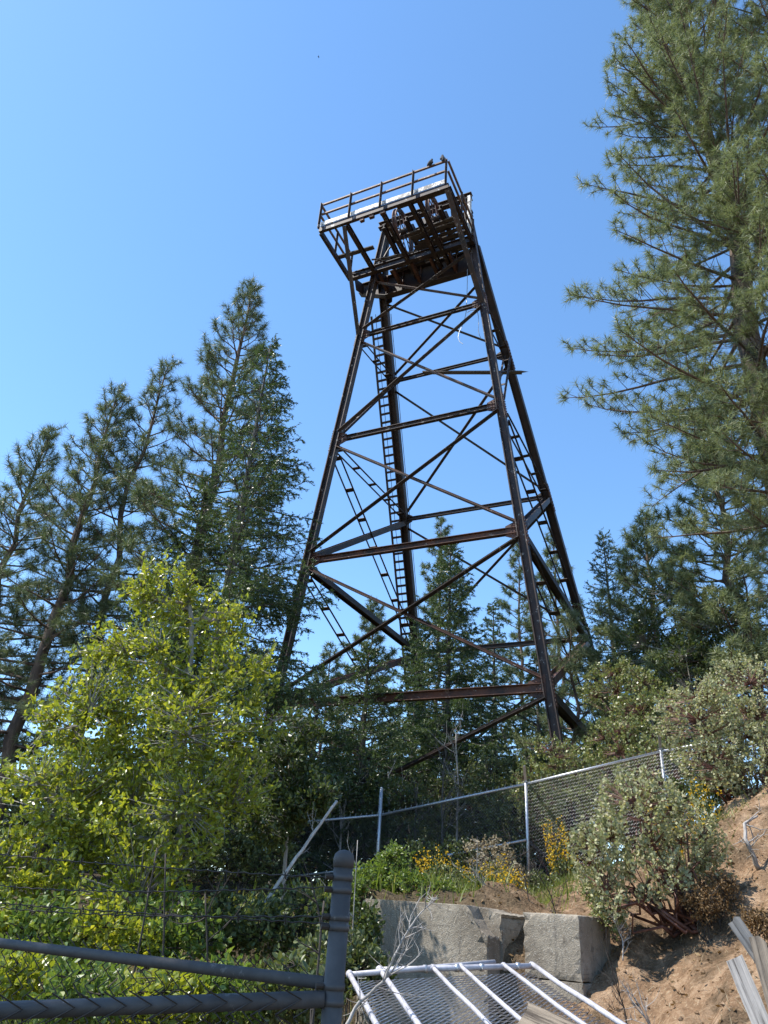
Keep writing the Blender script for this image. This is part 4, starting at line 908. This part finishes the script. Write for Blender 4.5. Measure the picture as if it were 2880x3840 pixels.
quadpart('mesh', chain_link(aL + np.array([0, -.022, .03]), aR + np.array([0, -.022, .03]), DN, .9, .9, .055, .0019), M['wire_dark'], nf, 'stuff')
bR = np.array([gp[0] - .04 * KF, gp[1] + .03 * KF, zr + .05 * KF]); bL = at(-700, 3450, ND * 1.714); m = MB(); m.tube([bR, bL], .029 * KF, 14); part('top_rail', m, M['galv_old'], nf, True)
quadpart('mesh', chain_link(bL + np.array([.01, .02, .03]), bR + np.array([.01, .02, .03]), DN, 1.0, 1.0, .055, .0016), M['wire_dark'], nf, 'stuff')
for v0, vl, sagm in ((3292, 3165, .05), (3327, 3240, .14), (3437, 3345, .10), (3464, 3372, .03)):
    A = at(1232, v0, ND); B = at(-700, vl - 60, ND * 1.714); q = np.linspace(0, 1, 120); P = A + (B - A) * q[:, None]; P[:, 2] -= np.sin(q * PI) * sagm * KF
    P[:, 2] += np.sin(q * 260) * .002; m = MB(); m.tube(P, .0017, 4)
    for k in range(6, 118, 7):
        for s_ in (-1, 1): m.beam(P[k] - np.array([.002, .006, .009 * s_]), P[k] + np.array([.002, .006, .009 * s_]), .002, .002, (1, 0, 0))
    part('barbed_wire', m, M['wire_dark'], nf)

# fallen gate panel
Bc = at(1998, 3622, 6.9); Cc = at(2360, 3860, 5.35); dv = Cc - Bc; Ac = at(1312, 3655, 6.35); Ac2 = at(1412, 3638, 6.55)
fp = root('fallen_gate_panel', (Ac + Cc) / 2 + np.array([0, 0, -.3]), 'fallen chain link gate panel of pale pipes lying in front of the concrete', 'gate')
m = MB(); m.tube([Ac, at(1855, 3608, 6.95)], .019, 10); part('top_rail', m, M['galv_white'], fp, True)
m = MB(); m.tube([Ac2, Bc], .021, 10); part('top_rail', m, M['galv_white'], fp, True)
top = lambda f: Ac2 + (Bc - Ac2) * f
starts = [Ac, top(.02), top(.35), top(.53), top(.81), top(1.0)]
for i, s_ in enumerate(starts):
    m = MB(); m.tube([s_ + np.array([0, 0, .002 * i]), s_ + dv * .33 + np.array([0, 0, .004 * math.sin(i * 2.1)]), s_ + dv * .66 - np.array([0, 0, .005 * math.cos(i * 1.7)]), s_ + dv * (1.0 if i != 2 else 1.02)], .018 if i in (0, 1, 5) else .015, 10); bo = part('bar', m, M['galv_white'], fp, True)
    m = MB(); m.tube([s_ - nrm(dv) * .03, s_ + nrm(dv) * .02], .026, 10); part('end_fitting', m, M['galv_white'], bo, True)
dn = nrm(dv); Lp = np.linalg.norm(dv)
quadpart('mesh', chain_link(Ac + dn * .03 - TZ * .035, Bc + dn * .03 - TZ * .035, dn, Lp * .98, Lp * .98, .058, .003), M['galv'], fp, 'stuff')
for f in (.12, .3, .5, .66, .9):
    c = top(f); m = MB(); m.tube([c - TX * .015 + TZ * .0, c + TX * .015], .028, 10); part('tie', m, M['galv'], fp, True)

pc = top(.36) + dv * .66
cs = root('concrete_plinth', np.array([pc[0], pc[1], .2]), 'low rough concrete plinth under the fallen gate panel', 'concrete block')
cpart('core', rough_prism([(-.62, 0), (.55, 0), (.55, .93), (.1, .96), (-.62, .95)], e1, e2, np.array([pc[0], pc[1], 0]) - e2 * .45,   .8, 'core', seed=9, amp=.02), cs)
# ------------------------------------------------------------------ boards at the lower right
def board(u0, v0, D0, u1, v1, D1, w, t, label, mat='wood', seed=0, name='weathered_board', tip=.06):
    A = at(u0, v0, D0); B = at(u1, v1, D1); L = np.linalg.norm(B - A); rng = np.random.RandomState(seed); bm_ = MB(); n = 14
    V = []; x = np.linspace(0, L, n)
    for i, a in enumerate(x):
        q = 1 - min(1, i / 2) * 0; ww = w * (1 + rng.uniform(-.03, .03)); zz = rng.uniform(-.002, .002)
        jag = 0 if i else 1
        V += [(a + jag * rng.uniform(0, tip), -ww / 2, -t / 2 + zz), (a + jag * rng.uniform(0, tip), -ww * .1, -t / 2 + zz * .5), (a + jag * rng.uniform(0, tip), ww / 2, -t / 2 + zz), (a + jag * rng.uniform(0, tip), ww / 2, t / 2 + zz), (a + jag * rng.uniform(0, tip), ww * .15, t / 2 - .001), (a + jag * rng.uniform(0, tip), -ww / 2, t / 2 + zz)]
    K = 6; bm_.add(V, [(i * K + j, i * K + (j + 1) % K, (i + 1) * K + (j + 1) % K, (i + 1) * K + j) for i in range(n - 1) for j in range(K)] + [tuple(range(K - 1, -1, -1)), tuple((n - 1) * K + j for j in range(K))])
    o = solo(name, bm_, M[mat], label, 'board', 'weathered boards at the lower right', loc=(0, 0, 0))
    f = MB().frame(A, B, (EYE - A)); o.location = tuple(A); o.rotation_euler = Matrix(f.T.tolist()).to_euler(); return o
board(2752, 3590, 4.3, 2960, 4090, 4.0, .085, .035, 'split grey board at the lower right, nearest the picture corner', seed=1)
board(2733, 3425, 4.6, 2990, 3790, 4.5, .075, .03, 'grey board slanting to the right edge with a pointed end', seed=2, tip=.12)
board(2835, 3505, 4.5, 2960, 3960, 4.4, .08, .03, 'brownish board crossing behind the slanting grey one', 'wood_brown', seed=3)
b_ = board(1965, 3800, 4.6, 2250, 3930, 4.2, .11, .06, 'broken end of a thick bleached plank lying over the fallen gate', 'wood_brown', seed=4, tip=.1)

# ------------------------------------------------------------------ dead wood
def twiggy(pts, r0, r1, label, name, mat, seed, nsub, lsub, cat='branch', group=None, up=.3, rad=.35, depth=2):
    rng = np.random.RandomState(seed); P = np.array(pts); m = MB()
    q = np.linspace(0, len(P) - 1, 4 * len(P)); k = np.minimum(q.astype(int), len(P) - 2); C = P[k] + (P[k + 1] - P[k]) * (q - k)[:, None] + rng.normal(size=(len(q), 3)) * r0 * .15
    m.tube(C, np.linspace(r0, r1, len(C)), 7); o = solo(name, m, M[mat], label, cat, group, loc=C[0], smooth=True)
    tw = MB()
    def grow(C, n, L, r, dep):
        for j in range(n):
            i = int(rng.uniform(.25, .97) * (len(C) - 1)); d0 = nrm(C[min(i + 1, len(C) - 1)] - C[i]); d = nrm(d0 * .7 + rng.normal(size=3) * .6 + np.array([0, 0, up])); l = L * rng.uniform(.5, 1.2)
            c = branch_curve(C[i], d, l, 6, .1, .5, rng, .13); tw.tube(c, np.linspace(r, r * .3, len(c)), 4, False)
            if dep > 1: grow(c, max(2, n // 3), l * .55, r * .6, dep - 1)
    grow(C, nsub, lsub, r0 * rad, depth)
    if nsub: part('twigs', tw, M[mat], o, True, kind='stuff')
    return o
twiggy([gpos(880, 3600, 8.1), at(930, 3475, 8.2), at(1060, 3290, 8.4), at(1160, 3150, 8.6), at(1262, 3005, 8.8)], .022, .015, 'pale barkless stick leaning up from the brush behind the corner post', 'leaning_stick', 'stick', 1, 7, .28, 'stick', rad=.13)
twiggy([gpos(1270, 3860, 5.4), at(1290, 3860, 5.4), at(1345, 3760, 5.4), at(1440, 3680, 5.4), at(1465, 3615, 5.4), at(1510, 3520, 5.4), at(1570, 3430, 5.4), at(1640, 3365, 5.4)], .013, .003, 'bare grey sapling with curving twigs in front of the concrete block', 'bare_sapling', 'twig', 3, 13, .30, 'sapling')
for i, (u, v, D, u2, v2, lab, mt) in enumerate(((1990, 3430, 10.6, 1905, 3120, 'dark leafless shoots above the flared concrete block', 'dark_twig'), (2090, 3430, 10.2, 1990, 3230, 'dark forked dead branch above the concrete pier', 'dark_twig'), (1850, 3400, 10.9, 1760, 3250, 'grey tangle of dead twigs by the yellow broom', 'twig'), (1300, 3450, 7.5, 1340, 3150, 'grey dead twigs rising behind the corner post', 'twig'), (2330, 3540, 9.2, 2300, 3450, 'bleached dead twigs under the silvery manzanita', 'stick'), (2350, 3790, 7.6, 2270, 3560, 'thin dark sprig growing beside the concrete pier', 'dark_twig'), (2500, 3810, 6.6, 2380, 3740, 'bleached root lying on the bare bank', 'stick'))):
    a = at(u, v, D); a[2] = min(a[2], H(a[0], a[1]) + .05); c = at(u2, v2, D)
    twiggy([a, (a * .6 + c * .4) + np.array([.05, 0, .04]), c], .008, .003, lab, 'dead_branch', mt, 20 + i, 11, .28 if i > 3 else .42, 'branch', 'dead branches on the slope', rad=.5)
for i, (u, v, D, u2, v2, lab) in enumerate(((470, 3720, 6.4, 590, 3180, 'thin dark stem standing left of centre below the bright oak'), (640, 3620, 6.6, 620, 3200, 'thin dark stem under the middle of the bright oak'), (840, 3600, 6.6, 770, 3350, 'thin dark stem right of the oak trunk'), (1150, 3780, 5.2, 1215, 3380, 'dark vine stem climbing beside the corner post'))):
    a = at(u, v, D); c = at(u2, v2, D); a = a - (c - a) * .5; a[2] = min(a[2], H(a[0], a[1]))
    twiggy([a, (a + c) / 2 + np.array([.03, 0, 0]), c], .012, .006, lab, 'dark_sapling', 'dark_twig', 40 + i, 5, .35, 'sapling', 'bare dark stems behind the near fence', rad=.5)

for i, (u, v0, D, v1, lab) in enumerate(((1640, 3260, 17.5, 2650, 'slim grey trunk behind the middle of the fence'), (1735, 3250, 18.5, 2560, 'slim trunk right of the middle fir'), (1540, 3270, 17.8, 2760, 'slim trunk left of the middle of the fence'), (1480, 3270, 19, 2700, 'bare leaning trunk near the tall plain fence post'), (1830, 3200, 18, 2700, 'slim pale trunk left of the angled fence post'), (1300, 3290, 18.2, 2750, 'bare trunk in the dark brush left of the plain post'), (1915, 3180, 19, 2620, 'slim trunk right behind the angled fence post'))):
    a = gpos(u, v0, D); c = at(u + (-1) ** i * 25, v1 + 190, D)
    twiggy([a - np.array([0, 0, .1]), a * .66 + c * .34 + np.array([.08 * (-1) ** i, 0, 0]), a * .33 + c * .67, c], .035, .012, lab, 'slim_trunk_tree', 'twig' if i % 2 else 'fir_bark', 60 + i, 14, .9, 'tree', 'slim bare trees behind the fence', rad=.3)
brush(2020, 3290, 17.2, [pxblob(2000, 3230, 17.2, 130, 80, .6), pxblob(2150, 3210, 17, 130, 80, .6), pxblob(1880, 3240, 17.4, 120, 70, .6)], 'low brush at the foot of the fence behind the angled post', 78, 400, 'brush_leaf', L=.07)
brush(880, 3300, 15, [pxblob(860, 3200, 15, 160, 80, .6), pxblob(1020, 3230, 15, 120, 80, .6), pxblob(680, 3220, 15, 160, 80, .6)], 'low green brush before the fence left of the leaning stick', 77, 500, 'brush_leaf', L=.06)
twiggy([gpos(2835, 3200, 9.6), at(2800, 3160, 9.5), at(2790, 3090, 9.6), at(2840, 3060, 9.8)], .03, .012, 'gnarled grey root poking out of the bank near the right edge', 'exposed_root', 'twig', 90, 8, .35, 'root', rad=.3, up=-.1)
# ------------------------------------------------------------------ low plants
def yellow(n, size=.035, frac=.6):
    def f(o, rng, T, D_):
        idx = rng.rand(len(T)) < frac; P = np.repeat(T[idx], n, 0); d = np.repeat(D_[idx], n, 0); P = P - d * rng.uniform(-.05, .22, (len(P), 1)) + rng.normal(size=P.shape) * .018
        V = leaves(rng, P, rnd_dirs(rng, len(P)), size, .8, .6) - np.array(o.location); part('flowers', tri_mesh('flowers', V, 4), M['yellow'], o, kind='stuff')
    return f
def broom(u, v, D, blobs, label, seed, n, frac=.55):
    shrub(gpos(u, v, D), blobs, label, 'shrub', seed, 'broom_green', 'broom_green', n, lv=8, L=.028, w=.3, group='yellow flowering broom', name='broom_bush', stems=14, tr=.014, twig=.3, surf=.5, upright=.6, extra=yellow(9, .036, frac))
broom(1620, 3330, 12.5, [pxblob(1630, 3240, 12.5, 75, 60, .3), pxblob(1720, 3280, 12.4, 60, 50, .3)], 'broom with dense yellow flowers under the fence mid rail', 101, 110, .75)
broom(1800, 3380, 11.8, [pxblob(1795, 3300, 11.8, 60, 60, .25), pxblob(1860, 3260, 12.2, 60, 50, .3)], 'yellow broom above the flared concrete block', 102, 90, .6)
broom(1925, 3390, 11.2, [pxblob(1920, 3310, 11.2, 60, 45, .25)], 'small yellow broom just behind the concrete pier', 103, 70, .8)
broom(2090, 3290, 13.4, [pxblob(2085, 3140, 13.4, 45, 100, .25), pxblob(2110, 3210, 13.3, 60, 50, .25)], 'upright yellow broom against the fence right of the angled post', 104, 90, .65)
broom(2500, 3300, 10.4, [pxblob(2490, 3110, 10.4, 70, 80, .3), pxblob(2540, 3050, 10.6, 60, 60, .3)], 'yellow broom half hidden behind the silvery manzanita', 105, 90, .7)
broom(2660, 3110, 11.4, [pxblob(2660, 3020, 11.4, 55, 70, .25), pxblob(2620, 2960, 11.6, 40, 40, .2)], 'green broom with few flowers below the large manzanita', 106, 90, .25)
broom(760, 3560, 8.0, [pxblob(700, 3400, 8.2, 90, 70, .4), pxblob(850, 3420, 8.2, 100, 70, .4)], 'yellow broom in the shade right of the oak trunk', 107, 80, .4)
def leafy(u, v, D, blobs, label, seed, n, mat='fresh_leaf', L=.05, lv=12, group='leafy undergrowth', stems=8, w=.6, tr=.012):
    shrub(gpos(u, v, D), blobs, label, 'shrub', seed, mat, 'dark_twig', n, lv=lv, L=L, w=w, group=group, name='leafy_shrub', stems=stems, tr=tr, twig=.16, surf=.35, crook=.15)
leafy(1390, 3400, 11.2, [pxblob(1400, 3310, 11.2, 110, 70, .4), pxblob(1330, 3350, 11, 90, 70, .35), pxblob(1450, 3240, 11.4, 50, 60, .25)], 'fresh green bramble right behind the corner post', 111, 300)
leafy(1560, 3400, 11.0, [pxblob(1530, 3330, 11, 100, 60, .4), pxblob(1640, 3350, 11, 100, 50, .35), pxblob(1490, 3220, 11.5, 60, 60, .3)], 'fresh green bramble along the top of the concrete block', 112, 300)
leafy(1760, 3400, 11.6, [pxblob(1750, 3330, 11.6, 110, 45, .4), pxblob(1680, 3300, 12.2, 100, 60, .4)], 'low mixed weeds between the broom bushes', 114, 220, 'brush_leaf', .05)
leafy(1930, 3380, 12.6, [pxblob(1900, 3290, 12.8, 110, 60, .4), pxblob(1830, 3200, 13.8, 100, 60, .4)], 'low dry brush in front of the angled fence post', 115, 220, 'dry', .045)
leafy(1600, 3330, 14.2, [pxblob(1580, 3210, 14.4, 120, 60, .4), pxblob(1720, 3200, 14.2, 100, 60, .4), pxblob(1480, 3270, 14, 90, 60, .4)], 'shaded weeds along the foot of the fence', 116, 260, 'brush_leaf', .055)
leafy(2640, 3420, 9.0, [pxblob(2690, 3330, 9.2, 90, 55, .35), pxblob(2620, 3370, 9.0, 80, 45, .3)], 'dry brown bush on the bank beside the silvery manzanita', 117, 260, 'dry_brown', .03)
leafy(2830, 3480, 8.0, [pxblob(2840, 3440, 8.0, 70, 40, .3)], 'small dry tuft on the bank near the right edge', 118, 110, 'dry_brown', .03)
leafy(2030, 3380, 12.9, [pxblob(2020, 3310, 12.9, 70, 45, .3), pxblob(2130, 3270, 13.2, 70, 45, .3)], 'small green weeds at the foot of the angled fence post', 119, 160, 'brush_leaf', .045)
leafy(2640, 3060, 13.4, [pxblob(2620, 2960, 13.4, 110, 70, .4), pxblob(2720, 2930, 13.4, 100, 70, .4)], 'dark brush filling the gap under the large manzanita', 141, 220, 'dark_leaf', .06)
leafy(2200, 3450, 9.8, [pxblob(2230, 3330, 9.8, 60, 60, .3), pxblob(2280, 3420, 9.4, 70, 50, .3)], 'small green shrub at the back of the concrete pier', 113, 120, 'manz_leaf_green', .04)
LOW = [(-50, 3420, 7.6), (180, 3440, 7.4), (420, 3450, 7.4), (660, 3440, 7.6), (900, 3420, 8.0), (1110, 3400, 8.2), (60, 3640, 6.2), (330, 3680, 6.0), (620, 3700, 6.2), (880, 3680, 6.4), (1110, 3660, 6.4), (1260, 3560, 7.4)]
where = ['at the left edge under the oak', 'below the oak, left of its trunk', 'at the foot of the oak trunk', 'right of the oak trunk', 'under the oak right side', 'left of the corner post behind the stick', 'at the far left behind the near fence', 'behind the near fence below the sagging wire', 'behind the middle of the near fence', 'behind the near fence right of its middle', 'behind the near fence next to the corner post', 'just right of the corner post in shade']
for i, ((u, v, D), wh) in enumerate(zip(LOW, where)):
    dk = i in (4, 5, 10, 11)  # shade on these clumps is put into a darker leaf colour
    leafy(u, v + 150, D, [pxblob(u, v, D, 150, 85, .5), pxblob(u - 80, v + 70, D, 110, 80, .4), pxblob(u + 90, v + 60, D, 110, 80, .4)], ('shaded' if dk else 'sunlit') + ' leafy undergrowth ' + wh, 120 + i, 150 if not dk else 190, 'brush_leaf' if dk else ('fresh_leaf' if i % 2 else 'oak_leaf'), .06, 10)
leafy(1390, 3560, 8.0, [pxblob(1370, 3480, 8.0, 60, 90, .3), pxblob(1400, 3640, 7.6, 70, 80, .3)], 'dark shrub against the left end of the concrete block', 140, 200, 'dark_leaf', .055)

# grass, litter, clods: too many to count
rng = np.random.RandomState(77)
def blades(cx, cy, n, spread, hgt_, w, name, mat, lean=.35):
    k = rng.randint(0, len(cx), n); x = np.asarray(cx)[k] + rng.normal(size=n) * spread; y = np.asarray(cy)[k] + rng.normal(size=n) * spread; z = hgt(x, y)
    P = np.stack([x, y, z - .01], 1); h = hgt_ * rng.uniform(.4, 1.2, n); d = np.stack([rng.normal(size=n) * lean, rng.normal(size=n) * lean, np.ones(n)], 1); d = unit(d)
    a = rng.uniform(0, PI, n); s = np.stack([np.cos(a), np.sin(a), 0 * a], 1) * w / 2; mid = P + d * h[:, None] * .55; tip = P + d * h[:, None]; tip[:, :2] += d[:, :2] * h[:, None] * .35
    V = np.concatenate([np.stack([P - s, P + s, mid + s * .7], 1), np.stack([P - s, mid + s * .7, mid - s * .7], 1), np.stack([mid - s * .7, mid + s * .7, tip], 1)])
    return V
def stuff(name, V, k, mat, label):
    o = setting(name, tri_mesh(name, V, k), M[mat], 'stuff'); o['label'] = label; o['category'] = name.replace('_', ' ').split()[-1]; return o
c1 = [gpos(u, 3400, D) for u, D in ((2090, 12), (2130, 12.3), (2160, 12.6), (2060, 11.6), (2010, 11.8), (1770, 11.6), (1740, 11.4), (2190, 12.8), (1560, 11.6), (1680, 11.6), (2700, 11.6), (2600, 10.8))]
gl = np.concatenate([blades([p[0] for p in c1], [p[1] for p in c1], 2400, .3, .22, .010, '', ''), blades(np.linspace(-6, -.5, 40), np.full(40, 11.0), 3500, 1.3, .35, .024, '', ''), blades(np.linspace(-5, -.5, 40), np.full(40, 7.6), 6000, .9, .4, .014, '', '')])
stuff('grass', gl, 3, 'grass', 'fresh green grass on the slope and behind the near fence')
cx = rng.uniform(1.8, 8, 160); cy = rng.uniform(4.5, 13, 160)
stuff('dry_grass', blades(cx, cy, 7000, .3, .13, .007, '', '', 1.6), 3, 'dry', 'dry grass and twigs scattered over the bare bank')
n = 3200; x = rng.uniform(1.6, 8.5, n); y = rng.uniform(3.5, 14, n); z = hgt(x, y); s = .008 + .03 * rng.rand(n) ** 4 + .006 * rng.rand(n)
oct_ = np.array([(1, 0, 0), (0, 1, 0), (-1, 0, 0), (0, -1, 0), (0, 0, .8), (0, 0, -.8)]); fc = [(0, 1, 4), (1, 2, 4), (2, 3, 4), (3, 0, 4), (1, 0, 5), (2, 1, 5), (3, 2, 5), (0, 3, 5)]
jv = oct_[None] * (s[:, None, None] * rng.uniform(.6, 1.4, (n, 6, 1))) + np.stack([x, y, z], 1)[:, None]
stuff('soil_clods', np.concatenate([jv[:, list(f)] for f in fc]), 3, 'ground', 'loose clods of soil on the bare bank')
n = 9000; x = rng.uniform(-5, 8, n); y = rng.uniform(6, 22, n); P = np.stack([x, y, hgt(x, y) + .01], 1); d = rnd_dirs(rng, n); d[:, 2] *= .25
stuff('leaf_litter', leaves1(rng, P, unit(d), .06, .55), 4, 'dry_brown', 'dead leaves littering the ground below the headframe')
